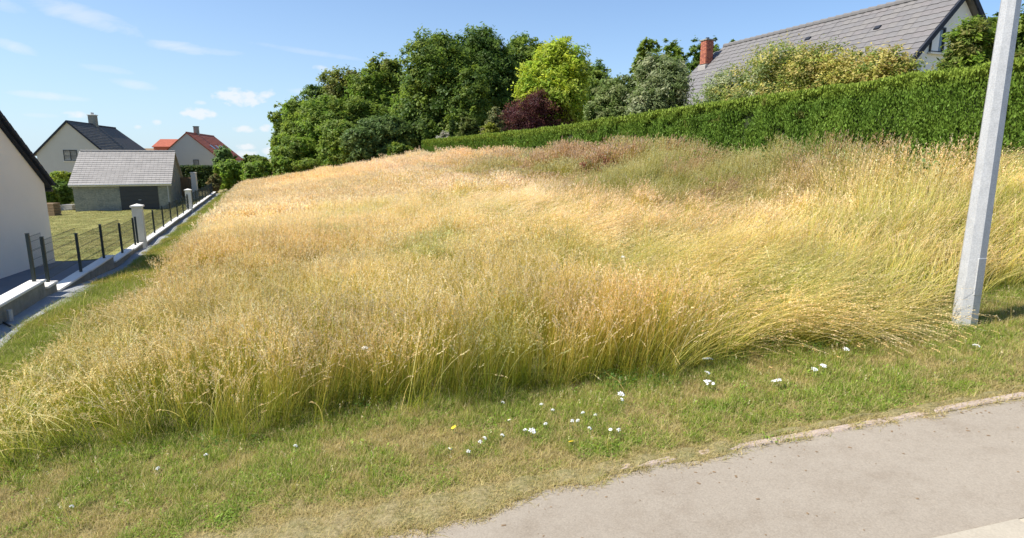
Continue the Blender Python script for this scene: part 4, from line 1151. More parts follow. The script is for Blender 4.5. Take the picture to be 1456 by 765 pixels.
# courses of stone: front and plot-side gable
mb = MB(); rr_ = random.Random(3)
hc = .16; zc = -.3
while zc < ze - .05:
    xq = 0.0
    while xq < GW - .02:
        wq = min(rr_.uniform(.25, .6), GW - xq)
        zt_ = min(hc, ze - zc)
        ddx = GW * (1 - .48), GW * (1 - .88)
        cx_ = xq + wq / 2
        if not (GW * .125 < cx_ < GW * .535 and zc < 1.98):
            y0_, y1_ = sorted((front * (GD / 2 - .01), front * (GD / 2 + rr_.uniform(.012, .04))))
            mb.box(xq + .008, xq + wq - .008, y0_, y1_, zc + .008, zc + zt_ - .008)
        xq += wq
    zc += hc
s1_ = mb.build('stone_blocks', M['flint'], o); s1_['kind'] = 'stuff'
mb = MB(); zc = -.3
while zc < zr_ - .2:
    hw_ = GD / 2 if zc < ze else GD / 2 * (zr_ - zc - hc) / (zr_ - ze)
    yq = -hw_
    while yq < hw_ - .03:
        wq = min(rr_.uniform(.25, .6), hw_ - yq)
        mb.box(-rr_.uniform(.012, .04), .01, yq + .008, yq + wq - .008, zc + .008, zc + hc - .008); yq += wq
    zc += hc
s2_ = mb.build('stone_blocks', M['flint'], o); s2_['kind'] = 'stuff'
# fascia, door
yf = front * (GD / 2 + .28)
mb = MB(); mb.box(-.2, GW + .2, -.02, .02, -.10, .08); mb.build('fascia', M['stone_pillar'], o, (0, yf, ze - .28 * sl + .0))
mb = MB(); mb.tube([(-.2, 0, 0), (GW + .2, 0, 0)], .055, 8); mb.build('gutter', M['galv'], o, (0, yf + front * .07, ze - .28 * sl + .04))
mb = MB(); mb.tube([(0, 0, ze - .3), (0, 0, 0)], .04, 8); mb.build('downpipe', M['galv'], o, (.12, front * (GD / 2 + .09), 0))
dx0, dx1 = GW * .13, GW * .53
door = empty('garage_door', (0, 0, 0)); door.parent = o
C.objects.unlink(door); bpy.data.objects.remove(door)
mb = MB(); y0_, y1_ = sorted((front * (GD / 2 + .004), front * (GD / 2 + .05))); mb.box(dx0, dx1, y0_, y1_, -.05, 1.95)
gd = mb.build('garage_door', M['door_dark'], o)
for k in range(5):
    mb = MB(); y0_, y1_ = sorted((front * (GD / 2 + .051), front * (GD / 2 + .065))); mb.box(dx0 + .04, dx1 - .04, y0_, y1_, .02 + k * .385, .38 + k * .385, .006); mb.build('panel', M['door_dark'], gd)
mb = MB(); y0_, y1_ = sorted((front * (GD / 2 + .06), front * (GD / 2 + .10))); mb.box((dx0 + dx1) / 2 - .1, (dx0 + dx1) / 2 + .1, y0_, y1_, .8, .84); mb.build('handle', M['galv'], gd)
mb = MB(); y0_, y1_ = sorted((front * (GD / 2 + .0), front * (GD / 2 + .045))); mb.box(dx0 - .15, dx1 + .15, y0_, y1_, 1.97, 2.16); mb.build('lintel', M['flint'], o)

# --- cream house behind the garage
Y0 = 75.0; ap = at(95, 172, Y0); dB = Vector((-.24, 1, 0)).normalized()
Z0 = h1(ap.x, Y0); hf_ = 3.75
zeave = at(47, 221, 74).z
o, ze, zr_, sl = gable_house('house', 'cream gabled house with dark slate roof rising behind the stone garage', 'house', (ap.x, Y0), (dB.x, dB.y), 8.2, hf_, Z0, zeave + .25, ap.z - .15, M['render_grey'], M['slate_grey'], over=.3, verge=.16, th=.12)
zr2 = zr_
tile_rows('roof_tiles', o, -.14, 8.3, hf_, .3, ze, zr_, -1 if (Matrix.Rotation(o.rotation_euler.z, 3, 'Z') @ Vector((0, 1, 0))).x < 0 else 1, .3, M['slate_grey'], .12, cw=.5)
# second, slightly lower roof section with a hipped far end
sgnr = -1 if (Matrix.Rotation(o.rotation_euler.z, 3, 'Z') @ Vector((0, 1, 0))).x < 0 else 1
mb = MB(); x1_, x2_, x3_ = 8.36, 14.5, 17.8; zz1 = zr_ - .12; up_ = .12
hw2 = hf_ + .32; ze2 = ze - .3 * sl - .1
vs = [(x1_, 0, zz1 + up_), (x2_, 0, zz1 + up_), (x3_, -hw2, ze2), (x1_, -hw2, ze2), (x3_, hw2, ze2), (x1_, hw2, ze2)]
mb.add(vs, [(0, 3, 2, 1), (0, 1, 4, 5), (1, 2, 4), (0, 5, 3), (3, 5, 4, 2)]); mb.build('roof', M['slate_grey'], o)
mb = MB(); mb.box(8.2, 17.3, -hf_ + .1, hf_ - .1, -.8, ze2 + .05); mb.build('wall', M['render_cream'], o)
mb = MB(); mb.tube([(0, 0, 0), (8.3, 0, 0)], .12, 8); mb.build('ridge_cap', M['slate'], o, (0, 0, zr_ + .13))
mb = MB(); mb.tube([(0, 0, 0), (6.2, 0, 0)], .12, 8); mb.build('ridge_cap', M['slate'], o, (8.36, 0, zz1 + .13))
for sgn in (-1, 1):                                            # dark verge boards
    mb = MB(); e_ = hf_ + .3; q0 = (-.2, 0, zr_ + .02); 
    mb.hexa([(-.22, 0, zr_ - .02), (-.17, 0, zr_ - .02), (-.17, sgn * e_, ze - .3 * sl - .02), (-.22, sgn * e_, ze - .3 * sl - .02),
             (-.22, 0, zr_ + .26), (-.17, 0, zr_ + .26), (-.17, sgn * e_, ze - .3 * sl + .26), (-.22, sgn * e_, ze - .3 * sl + .26)]); mb.build('verge_board', M['slate'], o)
ch = MB(); ch.box(-.42, .42, -.42, .42, -1.2, .75, .02); cho = ch.build('chimney', M['wall_dark'], o, (7.4, 0, zr_ + .55))
ch = MB(); ch.box(-.5, .5, -.5, .5, .755, .87, .02); ch.build('cap', M['coping'], cho)
for q_ in (-.2, .2):
    ch = MB(); ch.tube([(q_, 0, .875), (q_, 0, 1.15)], .12, 8); ch.build('chimney_pot', M['galv'], cho)
wc = at(100.5, 221, Y0); lx = 0
loc = Matrix.Rotation(-o.rotation_euler.z, 3, 'Z') @ (Vector((wc.x, wc.y, 0)) - Vector((ap.x, Y0, 0)))
wl_ = window(o, 1.5, 1.35, (-.012, loc.y, wc.z - Z0), (0, 0, R(-90)), 2)

# --- red roofed pale house farther off, and the row behind it
Y0 = 95.0; ap = at(265, 188, Y0); Z0 = h1(ap.x, Y0)
hf_ = 4.4
o, ze, zr_, sl = gable_house('house', 'pale gabled house with red tiled roof beyond the garage', 'house', (ap.x, Y0), (-.22, .975), 16, hf_, Z0, at(302, 227, 96).z + .2, ap.z - .15, M['render_grey'], M['tile_red'], over=.35, verge=.15, th=.12)
sg = -1 if (Matrix.Rotation(o.rotation_euler.z, 3, 'Z') @ Vector((0, 1, 0))).x < 0 else 1
tile_rows('roof_tiles', o, -.13, 16.1, hf_, .35, ze, zr_, sg, .34, M['tile_red'], .12, cw=.6)
mb = MB(); mb.tube([(-.1, 0, 0), (16.1, 0, 0)], .12, 8); mb.build('ridge_cap', M['tile_red'], o, (0, 0, zr_ + .13))
ch = MB(); ch.box(-.35, .35, -.35, .35, -1, .75, .02); cho = ch.build('chimney', M['wall_dark'], o, (5.5, 0, zr_ + .5))
ch = MB(); ch.box(-.42, .42, -.42, .42, .755, .85, .02); ch.build('cap', M['slate'], cho)
window(o, .8, 1.1, (-.012, -1.0 if sg < 0 else 1.0, at(262, 232, 95).z - Z0), (0, 0, R(-90)), 1)
for k in range(3):                                             # rooflights
    cs = Matrix.Rotation(math.atan(sl) * (-sg), 4, 'X')
    mb = MB(); mb.box(-.4, .4, -.5, .5, .0, .12, .02)
    dd = 2.6; rl = mb.build('rooflight', M['galv'], o, (4 + k * 3.4, sg * dd, zr_ - dd * sl + .2), (-sg * math.atan(sl), 0, 0))
    mb = MB(); mb.box(-.32, .32, -.42, .42, .122, .13); mb.build('pane', M['glass'], rl)
a2 = at(291, 199, 118); o2, ze, zr_, sl = gable_house('house', 'grey slate roofed house just behind the red roofed house', 'house', (a2.x, 118), (d_.x, d_.y), 18, 5, h1(a2.x, 118), at(320, 226, 118).z, a2.z - .1, M['render_cream'], M['slate_grey'], over=.3, verge=.15)
ch = MB(); ch.box(-.4, .4, -.4, .4, -1, .8, .02); ch.build('chimney', M['wall_dark'], o2, (6, 0, zr_ + .5))
a3 = at(226, 198, 112)
o3, ze, zr_, sl = gable_house('house', 'small brick house with orange red roof left of the red roofed house', 'house', (a3.x + .4, 112), (1, .1), 4.5, 3.2, h1(a3.x, 112), at(237, 209, 112).z, a3.z - .1, M['brick'], M['tile_red'], over=.3, verge=.15)
a4 = at(205, 210, 110)
o4, ze, zr_, sl = gable_house('house', 'distant brown roof just above the right end of the garage ridge', 'house', (a4.x - 4, 110), (1, .1), 6, 3.5, h1(a4.x, 110), a4.z - 2.5, a4.z - .25, M['brick'], M['wood'], over=.3, verge=.15)

# --- right: big house behind the hedge
Ya, Yb = 24.6, 37.0
ra = at(1370, -15, Ya); rb = at(1027, 70, Yb)
zr_w = (ra.z + rb.z) / 2
sN = Vector((-1, -.42, 0)).normalized() * -1                       # away from camera, perpendicular to ridge
dd_ = Vector((rb.x - ra.x, Yb - Ya, 0)).normalized()
perp = Vector((dd_.y, -dd_.x, 0));  perp = perp if perp.x > 0 else -perp
house = empty('house', (ra.x, Ya, 0), math.atan2(dd_.y, dd_.x)); tag(house, 'large white house with long grey tiled roof behind the hedge', 'house')
LH = (Vector((rb.x, Yb, 0)) - Vector((ra.x, Ya, 0))).length
HG = h1(ra.x, Ya) - .1
half = 3.55; zeH = at(957, 152, 35.55).z; sl = (zr_w - zeH) / half
house.location.z = HG
ZR, ZE = zr_w - HG, zeH - HG
# local: +X along ridge (away), camera side is +Y or -Y
cs_ = 1 if (Matrix.Rotation(house.rotation_euler.z, 3, 'Z') @ Vector((0, 1, 0))).x < 0 else -1
# outline of the hipped left end on the front slope, from eave to ridge: (distance from ridge along slope plan, x)
out_pl = []
Rm = Matrix.Rotation(-house.rotation_euler.z, 3, 'Z')
for (px_, py_) in ((957, 152), (962, 127), (996, 90), (1027, 70)):
    rx_, ry_, rz_ = ray(px_, py_)
    # intersect with front slope plane z = zr - sl*d, d = distance from ridge on the camera side
    nv = Rm @ Vector((rx_, ry_, 0)); o0 = Rm @ Vector((-ra.x, -Ya, 0))
    # local y of the ray point: o0.y + k*nv.y ; d = cs_*y ; z world = k*rz_
    kk = (zr_w - sl * cs_ * o0.y) / (rz_ + sl * cs_ * nv.y)
    out_pl.append((o0.x + kk * nv.x, cs_ * (o0.y + kk * nv.y)))
hip = [(x_, max(0.0, d)) for x_, d in out_pl]; hip[-1] = (hip[-1][0], 0.0)
mb = MB(); sidep = []
dmax = half + .15
pf = [(-.25, 0), (-.25, dmax)] + hip
top = [(x_, cs_ * d, ZR - sl * d) for x_, d in pf]; topb = [(x_, -cs_ * d, ZR - sl * d) for x_, d in pf]
nT = len(top)
vs = top + topb
fr = tuple(range(nT)); bk = tuple(range(nT, 2 * nT))
fcs = [fr if cs_ > 0 else fr[::-1], bk[::-1] if cs_ > 0 else bk]
for k in range(2, nT - 1): fcs.append((k, k + 1, nT + k + 1, nT + k))
mb.add(vs, fcs)
rf = mb.build('roof', M['tile_grey'], house)
sm_ = rf.modifiers.new('thick', 'SOLIDIFY'); sm_.thickness = .12; sm_.offset = 0
xe = hip[0][0] - .5
mb = MB(); pent = lambda x_: [(x_, -half + .35, -.8), (x_, half - .35, -.8), (x_, half - .35, ZE - .02 + .2), (x_, 0, ZR - .16), (x_, -half + .35, ZE - .02 + .2)]
mb.add(pent(.0) + pent(xe), [(0, 1, 2, 3, 4)[::-1], (5, 6, 7, 8, 9), (0, 1, 6, 5), (1, 2, 7, 6), (2, 3, 8, 7), (3, 4, 9, 8), (4, 0, 5, 9)])
mb.build('wall', M['render_white'], house)
for sgn in (-1, 1):
    mb = MB(); e_ = dmax
    mb.hexa([(-.33, 0, ZR - .16), (-.26, 0, ZR - .16), (-.26, sgn * e_, ZR - e_ * sl - .16), (-.33, sgn * e_, ZR - e_ * sl - .16),
             (-.33, 0, ZR + .10), (-.26, 0, ZR + .10), (-.26, sgn * e_, ZR - e_ * sl + .10), (-.33, sgn * e_, ZR - e_ * sl + .10)]); mb.build('verge_board', M['slate'], house)
# roof tiles on the front slope: nearest 300 each a part, the others joined
Ls = math.hypot(dmax, dmax * sl); ang = math.atan(sl); cw, rh = .40, .34
nr = int(Ls / rh); rh = Ls / nr
tiles = []
for r_i in range(nr):
    dm = (r_i + .5) * rh * math.cos(ang)
    xmax = np.interp(-(dm), [-hip[0][1], -hip[1][1], -hip[2][1], 0], [hip[0][0], hip[1][0], hip[2][0], hip[3][0]])
    off = 0
    xq = -.25 - off + cw / 2
    while xq < xmax - cw * .3:
        if xq > -.25: tiles.append((xq, r_i)) 
        xq += cw
tiles.sort(key=lambda q_: q_[0])
mb = MB()
# pantile: low curved section, thicker at its lower edge
def tile_geo(mb, cx_=0, cy_=0, cz_=0, M3=None):
    prof = [(-.199, .0), (-.12, .012), (-.04, .017), (.05, .012), (.12, .003), (.199, .002)]
    vs = []
    for (yy, lf) in ((-rh / 2 - .015, .03), (rh / 2, .006)):
        for (xx_, zz_) in prof: vs.append(Vector((xx_, yy, zz_ + lf)))
    for (xx_, yy) in ((-.199, -rh / 2 - .015), (.199, -rh / 2 - .015)): vs.append(Vector((xx_, yy, 0)))
    if M3 is not None: vs = [M3 @ v_ for v_ in vs]
    k_ = 6
    fs_ = [(j, j + 1, j + 1 + k_, j + k_) for j in range(5)] + [(12, 13, 5, 4, 3, 2, 1, 0)]
    mb.add(vs, fs_)
tile_geo(mb); tile_me = mb.mesh('roof_tile', M['tile_grey'])
me_v = [tile_me]
for cc_ in ((.165, .155, .152), (.185, .172, .162), (.178, .163, .158)):
    q_ = tile_me.copy(); q_.materials.clear(); q_.materials.append(plain('grey_tile_tone', cc_, .15, 5, .75, .3, .01)); me_v.append(q_)
def tile_mat(xq, r_i):
    d = (r_i + .5) * rh
    y_ = cs_ * d * math.cos(ang); z_ = ZR - d * math.sin(ang) + .085
    # local tile Y points up-slope
    upv_ = Vector((0, -cs_ * math.cos(ang), math.sin(ang))); nv_ = Vector((0, cs_ * math.sin(ang), math.cos(ang))); xv_ = upv_.cross(nv_)
    m4 = Matrix((xv_, upv_, nv_)).transposed().to_4x4(); m4.translation = Vector((xq, y_, z_)); return m4
rt = random.Random(8)
for (xq, r_i) in tiles[:298]:
    t_o = link('roof_tile', rt.choice(me_v), house); t_o.matrix_local = tile_mat(xq, r_i) @ Matrix.Translation((rt.uniform(-.004, .004), rt.uniform(-.01, .01), rt.uniform(-.004, .006)))
mb = MB()
for (xq, r_i) in tiles[298:]:
    tile_geo(mb, M3=tile_mat(xq, r_i) @ Matrix.Translation((0, rt.uniform(-.01, .01), rt.uniform(-.004, .006))))
o = mb.build('roof_tiles', M['tile_grey'], house); o['kind'] = 'stuff'
vme = MB().box(-.13, .13, -.10, .10, .0, .10, .02).mesh('vent_tile', M['slate'])
for (xq, dq) in ((2.6, 1.5), (6.4, 1.35), (9.3, 1.7)):
    vo = link('vent_tile', vme, house); vo.matrix_local = tile_mat(xq, int(dq / rh))
mb = MB(); mb.tube([(-.22, 0, 0), (.24, 0, .02)], [.12, .145], 8); rme = mb.mesh('ridge_tile', M['tile_grey'])
for k in range(int((hip[-1][0] + .25) / .42)):
    link('ridge_tile', rme, house, (-.05 + k * .42, 0, ZR + .10))
mb = MB(); mb.tube([(-.3, 0, 0), (hip[0][0], 0, 0)], .08, 8); mb.build('gutter', M['galv'], house, (0, cs_ * (dmax + .07), ZR - dmax * sl - .02))
# chimney of brick at the left end of the roof
cb = at(1004, 90, 36.6); ct = at(1006, 57, 36.6)
lc = Rm @ (Vector((cb.x, cb.y, 0)) - Vector((ra.x, Ya, 0)))
cy_ = cs_ * 1.0; cx_ = lc.x
chim = None
cwid = .48; z0_, z1_ = ZR - 2.6, ct.z - HG
mb = MB(); mb.box(-cwid / 2 + .02, cwid / 2 - .02, -cwid / 2 + .02, cwid / 2 - .02, z0_, z1_ - .06); chim = mb.build('chimney', M['mortar'], house, (cx_, lc.y, 0))
bmesh_b = MB().box(-.077, .077, -.03, .02, -.031, .031, .004).mesh('brick', M['brick'])
bk2 = bmesh_b.copy(); bk2.materials.clear(); bk2.materials.append(plain('dark_brick', (.30, .10, .07), .2, 9, .85, .4, .01))
zc = z1_ - .1; row = 0
while zc > z1_ - 1.35:
    for f_ in range(4):
        for j in range(3):
            u_ = -cwid / 2 + .080 + j * .160
            if row % 2: u_ += .0 if j < 2 else 0
            a_ = f_ * math.pi / 2
            p_ = Matrix.Rotation(a_, 3, 'Z') @ Vector((u_, -cwid / 2, 0))
            link('brick', rt.choice([bmesh_b, bmesh_b, bk2]), chim, (p_.x, p_.y, zc), (0, 0, a_))
    zc -= .072; row += 1
mb = MB(); mb.box(-.32, .32, -.32, .32, z1_ - .055, z1_ + .02, .01); mb.build('cap', M['wall_dark'], chim)
mb = MB(); mb.tube([(0, 0, z1_ + .022), (0, 0, z1_ + .14)], [.12, .10], 10); mb.build('chimney_pot', M['slate'], chim)
mb = MB(); mb.box(-.33, .33, -.33, .33, ZR - abs(lc.y) * sl - .25, ZR - abs(lc.y) * sl + .06, .02); mb.build('flashing', M['tile_light'], chim)
# gable window with roller shutter half down
wv = at(1330, 57, 24.0)
ww = Rm @ (Vector((wv.x, wv.y, 0)) - Vector((ra.x, Ya, 0)))
# put it on the gable plane x=0: intersect
rx_, ry_, rz_ = ray(1332, 57); nv = Rm @ Vector((rx_, ry_, 0)); o0 = Rm @ Vector((-ra.x, -Ya, 0)); kk = -o0.x / nv.x
wy = o0.y + kk * nv.y; wz = kk * rz_ - HG
gw = window(house, .8, .95, (-.03, wy, wz), (0, 0, R(-90)), 2, M['frame_dark'], curtains=False)
mb = MB(); mb.box(-.36, .03, -.045, -.03, -.42, .46); mb.build('shutter', M['white_paint'], gw)
# satellite dish
dp = at(951, 148, 34.8); dish = empty('satellite_dish', (dp.x, dp.y, dp.z)); tag(dish, 'round white satellite dish at the left corner of the grey roof', 'satellite dish')
mb = MB(); vs = [(0, .07, 0)]; fs = []
for j, rr in enumerate((.12, .25, .36)):
    for k in range(16):
        a = k * math.pi / 8; vs.append((math.cos(a) * rr, .07 - .5 * rr * rr, math.sin(a) * rr * 1.08))
for k in range(16):
    fs.append((0, 1 + (k + 1) % 16, 1 + k))
    for j in range(2): fs.append((1 + j * 16 + k, 1 + j * 16 + (k + 1) % 16, 17 + j * 16 + (k + 1) % 16, 17 + j * 16 + k))
mb.add(vs, fs); dsh = mb.build('reflector', M['white_paint'], dish, None, (R(-25), 0, R(30)))
so = dsh.modifiers.new('thick', 'SOLIDIFY'); so.thickness = .012
mb = MB(); mb.tube([(0, .07, 0), (.25, .3, -.15), (.45, .4, -.2)], .02, 6); mb.build('bracket', M['galv'], dish)
mb = MB(); mb.tube([(0, 0, -.33), (0, -.38, -.05)], .01, 5); mb.box(-.03, .03, -.43, -.37, -.07, .0); mb.build('receiver_arm', M['galv'], dish)

# ------------------------------------------------------------------ fence, low wall and pillars
fence = empty('fence', (-5 - .42 * 20, 20, h1(-5 - .42 * 20, 20))); tag(fence, 'dark green wire mesh fence on a low wall with pale coping stones', 'fence')
FO = fence.location
FS = -4.96; fang = math.atan2(1, -.42)
SEG = [(9.0, 12.3, -2.53), (12.36, 12.98, -2.70), (13.02, 15.5, -2.92), (15.54, 18.1, -2.94), (18.15, 20.9, -3.15), (20.95, 22.6, -3.18)]
tcur = 23.3
while tcur < 60:
    SEG.append((tcur, tcur + 2.42, float(np.interp(tcur, [23, 32, 45, 60], [-3.24, -3.25, -3.26, -3.25])) + random.uniform(-.015, .015))); tcur += 2.46
KL = math.hypot(1, .42)


def fpt(t, z): return Vector((FS - .42 * t, t, z))


for i_, (ta, tb, zt_) in enumerate(SEG):
    L_ = (tb - ta) * KL; c_ = fpt((ta + tb) / 2, zt_); gz = h1(c_.x, c_.y)
    mb = MB(); mb.box(-L_ / 2, L_ / 2, -.15, .15, -.055, 0, .012)
    mb.build('coping_stone', M['coping'], fence, c_ - FO, (0, 0, fang))
    mb = MB(); mb.box(-L_ / 2 - .02, L_ / 2 + .02, -.10, .10, -.9, -.056)
    mb.build('base_wall', M['wall_dark'], fence, c_ - FO, (0, 0, fang))
POSTS = [12.1, 12.85, 15.2, 17.5, 19.8, 21.9, 22.35]
tq = 23.5
while tq < 60: POSTS.append(tq); tq += 2.46
PILL = [(22.95, .34, 1.38, 'tall pale stone gate pillar with flat cap, nearest of the pillars in the fence'), (39.0, .34, 1.3, 'pale stone pillar in the middle of the fence beside the garage')]


def ztop_at(t):
    for (a, b__, z_) in SEG:
        if a - .05 <= t <= b__ + .05: return z_
    return -3.2


pm = MB().box(-.03, .03, -.03, .03, 0, 1.0, .004).mesh('fence_post', M['steel_green'])
pcap = MB().box(-.034, .034, -.034, .034, 0, .02, .004).mesh('post_cap', M['steel_green'])
wm = {}
for i_, tp in enumerate(POSTS):
    z_ = ztop_at(tp); 
    po = link('fence_post', pm, fence, fpt(tp, z_) - FO, (0, 0, fang)); 
    link('post_cap', pcap, po, (0, 0, 1.003))
    if i_ + 1 < len(POSTS):
        tn_ = POSTS[i_ + 1]
        if tn_ - tp > 3.5 or i_ in (5, 6): continue
        if any(tp < q_[0] < tn_ for q_ in PILL): pass
        L_ = (tn_ - tp) * KL - .08; key = round(L_, 2)
        if key not in wm:
            mb = MB(); nv_ = max(2, int(L_ / .05))
            for k in range(nv_ + 1):
                xx_ = -L_ / 2 + L_ * k / nv_; mb.box(xx_ - .0016, xx_ + .0016, -.0016, .0016, .05, .95)
            for zz_ in (.06, .24, .26, .44, .62, .64, .82, .93): mb.box(-L_ / 2, L_ / 2, .003, .009, zz_ - .003, zz_ + .003)
            wm[key] = mb.mesh('mesh_panel', M['wire'])
        link('mesh_panel', wm[key], fence, fpt((tp + tn_) / 2, max(z_, ztop_at(tn_))) - FO, (0, 0, fang))
for (tp, w_, hh, lab) in PILL:
    z_ = -3.6; p_ = fpt(tp, z_)
    e_ = empty('stone_pillar', p_, fang); tag(e_, lab, 'pillar')
    topz = {22.95: at(203, 291, 22.95).z, 39.0: at(270, 269, 39).z}[tp] - z_
    mb = MB(); mb.box(-w_ / 2, w_ / 2, -w_ / 2, w_ / 2, -.3, topz - .1, .01); mb.build('shaft', M['stone_pillar'], e_)
    mb = MB(); mb.box(-w_ / 2 - .045, w_ / 2 + .045, -w_ / 2 - .045, w_ / 2 + .045, topz - .098, topz - .03, .015)
    mb.add([(-w_ / 2 - .04, -w_ / 2 - .04, topz - .03), (w_ / 2 + .04, -w_ / 2 - .04, topz - .03), (w_ / 2 + .04, w_ / 2 + .04, topz - .03), (-w_ / 2 - .04, w_ / 2 + .04, topz - .03), (0, 0, topz + .04)], [(0, 1, 4), (1, 2, 4), (2, 3, 4), (3, 0, 4)])
    mb.build('cap', M['coping'], e_)
# the far gate pillar behind the garage, wooden gate leaf beside it
p_ = at(277, 266, 56); gz = h1(p_.x, 56); e_ = empty('stone_pillar', (p_.x, 56, gz), .2); tag(e_, 'tall pale pillar beyond the garage in front of the dark hedge', 'pillar')
topz = at(277, 245, 56).z - gz
mb = MB(); mb.box(-.21, .21, -.21, .21, -.3, topz - .08, .01); mb.build('shaft', M['stone_pillar'], e_)
mb = MB(); mb.box(-.25, .25, -.25, .25, topz - .078, topz, .02); mb.build('cap', M['coping'], e_)
g0 = at(258, 262, 58); gz = h1(g0.x, 58); gt = empty('wooden_gate', (g0.x + .5, 58, gz), 0); tag(gt, 'brown wooden board gate between garage and far pillar', 'gate')
topz = at(265, 252, 58).z - gz
bme = MB().box(-.075, .075, -.012, .012, .1, topz, .003).mesh('board', M['wood'])
for k in range(8): link('board', bme, gt, (-.6 + k * .165, 0, 0))
mb = MB(); mb.box(-.68, .63, .014, .05, .35, .45); mb.box(-.68, .63, .014, .05, topz - .3, topz - .2); mb.build('rail', M['wood'], gt)

# far dark hedge in front of the red roofed house
def box_hedge(label, x0, x1, y0, y1, z0, z1, n, size, cols, seed, name='hedge'):
    r = np.random.default_rng(seed)
    o = empty(name, ((x0 + x1) / 2, (y0 + y1) / 2, z0)); tag(o, label, 'hedge')
    cx_, cy_ = o.location.x, o.location.y
    f = r.choice(4, n, p=[.5, .25, .125, .125]); u, v_ = r.random(n), r.random(n); dp_ = r.random(n) ** 2 * .25
    hh = z1 - z0
    px_ = np.where(f < 2, x0 + (x1 - x0) * u, np.where(f == 2, x0 + dp_, x1 - dp_)); py_ = np.where(f == 0, y0 + dp_, np.where(f == 1, y0 + (y1 - y0) * v_, y0 + (y1 - y0) * u))
    pz_ = np.where(f == 1, hh - dp_, hh * v_)
    cen = np.stack([px_ - cx_, py_ - cy_, pz_], -1)
    V, Q, Cc = leaf_cloud(cen, np.full(n, size * 1.4), 10, size, cols, np.tile([0, -.5, .3], (n, 1)), r, .4, 1.2)
    link('foliage', mesh_np('foliage', V, [Q], M['leaf'], Cc), o)
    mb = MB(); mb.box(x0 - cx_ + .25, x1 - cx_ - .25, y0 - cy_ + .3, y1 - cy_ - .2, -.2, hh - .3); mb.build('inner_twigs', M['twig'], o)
    return o


a_, b__ = at(257, 262, 70), at(312, 237, 70)
box_hedge('dark clipped hedge in front of the red roofed house', a_.x, b__.x, 70, 71.6, h1(a_.x, 70), b__.z, 1500, .11, [(.05, .085, .02), (.07, .12, .025), (.12, .15, .03), (.04, .07, .02)], 61)

# yellow topped shrub and dark bush beside the garage, timber stub and stacked pavers
tree('shrub', 'bright yellow green shrub between the cream house and garage', 'shrub', 90, 243, 275, 30, 57, [(.30, .38, .03), (.38, .42, .04), (.2, .28, .03)], 62, n=300, leaf=.1, z0f=.45, tr=True)
tree('bush', 'dark green bush under the yellow shrub left of the garage', 'bush', 90, 258, 290, 36, 54, DK, 63, n=340, leaf=.1, z0f=.01, tr=False)
tree('bush', 'dark bush half hidden by the corner of the cream house', 'bush', 72, 262, 295, 26, 50, DK + MD, 64, n=260, leaf=.1, z0f=.01, tr=False)
p_ = at(73, 297, 44); gz = h1(p_.x, 44)
ws = empty('wooden_box', (p_.x, 44, gz)); tag(ws, 'small brown timber planter beside the corner of the cream house', 'planter')
for k in range(5):
    mb = MB(); mb.box(-.45, .45, -.35, .35, .02 + k * .2, .2 + k * .2, .01); mb.build('plank', M['wood'], ws)
for j, (pxx, ww_) in enumerate(((85, .8), (98, 1.0))):
    p_ = at(pxx, 288, 50); gz = h1(p_.x, 50)
    mb = MB(); rr_ = random.Random(j)
    ps = empty('stone_slabs', (p_.x, 50, gz)); tag(ps, ('left' if j == 0 else 'right') + ' hand stack of flat grey stone slabs beside the garage', 'stone stack')
    for k in range(4):
        mb = MB(); mb.box(-ww_ / 2, ww_ / 2, -.4, .4, .01 + k * .13, .125 + k * .13, .01); mb.build('slab', M['tile_light'], ps, (rr_.uniform(-.05, .05), 0, 0), (0, 0, rr_.uniform(-.05, .05)))

# little marker post at the lower left and a dark cable end by it
p_ = hit(16, 459, 0, 5); gz = h1(p_.x, p_.y)
mb = MB(); mb.tube([(0, 0, -.1), (0, 0, .24)], .045, 8); tag(mb.build('marker_post', M['galv'], None, (p_.x, p_.y, gz)), 'short grey marker post on the gravel at the left edge', 'post')
q0, q1 = hit(0, 459, 0, 5), hit(15, 467, 0, 5)
mb = MB(); mb.tube([q0 + Vector((-.5, 0, .05)), q0 + Vector((0, 0, .05)), q1 + Vector((0, 0, .04))], .018, 6)
tag(mb.build('pipe', M['frame_dark'], None), 'thin dark pipe lying on the gravel by the marker post', 'pipe')

# ------------------------------------------------------------------ wild flowers on the verge
r5 = random.Random(12)


def umbel_mesh(rad, seed):
    r = random.Random(seed); mb = MB()
    for k in range(26):
        a = r.uniform(0, 6.28); d = rad * math.sqrt(r.random()); s_ = rad * r.uniform(.16, .26); z_ = .012 * (1 - (d / rad) ** 2) + r.uniform(0, .004)
        x_, y_ = d * math.cos(a), d * math.sin(a)
        mb.add([(x_ + math.cos(j * 1.2566 + a) * s_, y_ + math.sin(j * 1.2566 + a) * s_, z_ + .002) for j in range(5)] + [(x_, y_, z_ + .006), (x_, y_, z_ - .006)],
               [(j, (j + 1) % 5, 5) for j in range(5)] + [((j + 1) % 5, j, 6) for j in range(5)])
    return mb.mesh('flower_head', M['flower_white'])


def daisy_mesh(rad, m_):
    mb = MB()
    for k in range(12):
        a = k * 2 * math.pi / 12; ca, sa = math.cos(a), math.sin(a); w_ = rad * .2
        mb.add([(0, 0, 0), (ca * rad * .6 - sa * w_, sa * rad * .6 + ca * w_, .003), (ca * rad, sa * rad, -.001), (ca * rad * .6 + sa * w_, sa * rad * .6 - ca * w_, .003)], [(0, 1, 2, 3)[::-1]])
    return mb.mesh('petals', m_)


um = [umbel_mesh(.052, 1), umbel_mesh(.032, 2), umbel_mesh(.018, 3)]
dz_w, dz_y = daisy_mesh(.019, M['flower_white']), daisy_mesh(.03, M['flower_yellow'])
disc = MB().tube([(0, 0, .0), (0, 0, .006)], [.007, .004], 8).mesh('disc', M['flower_yellow'])


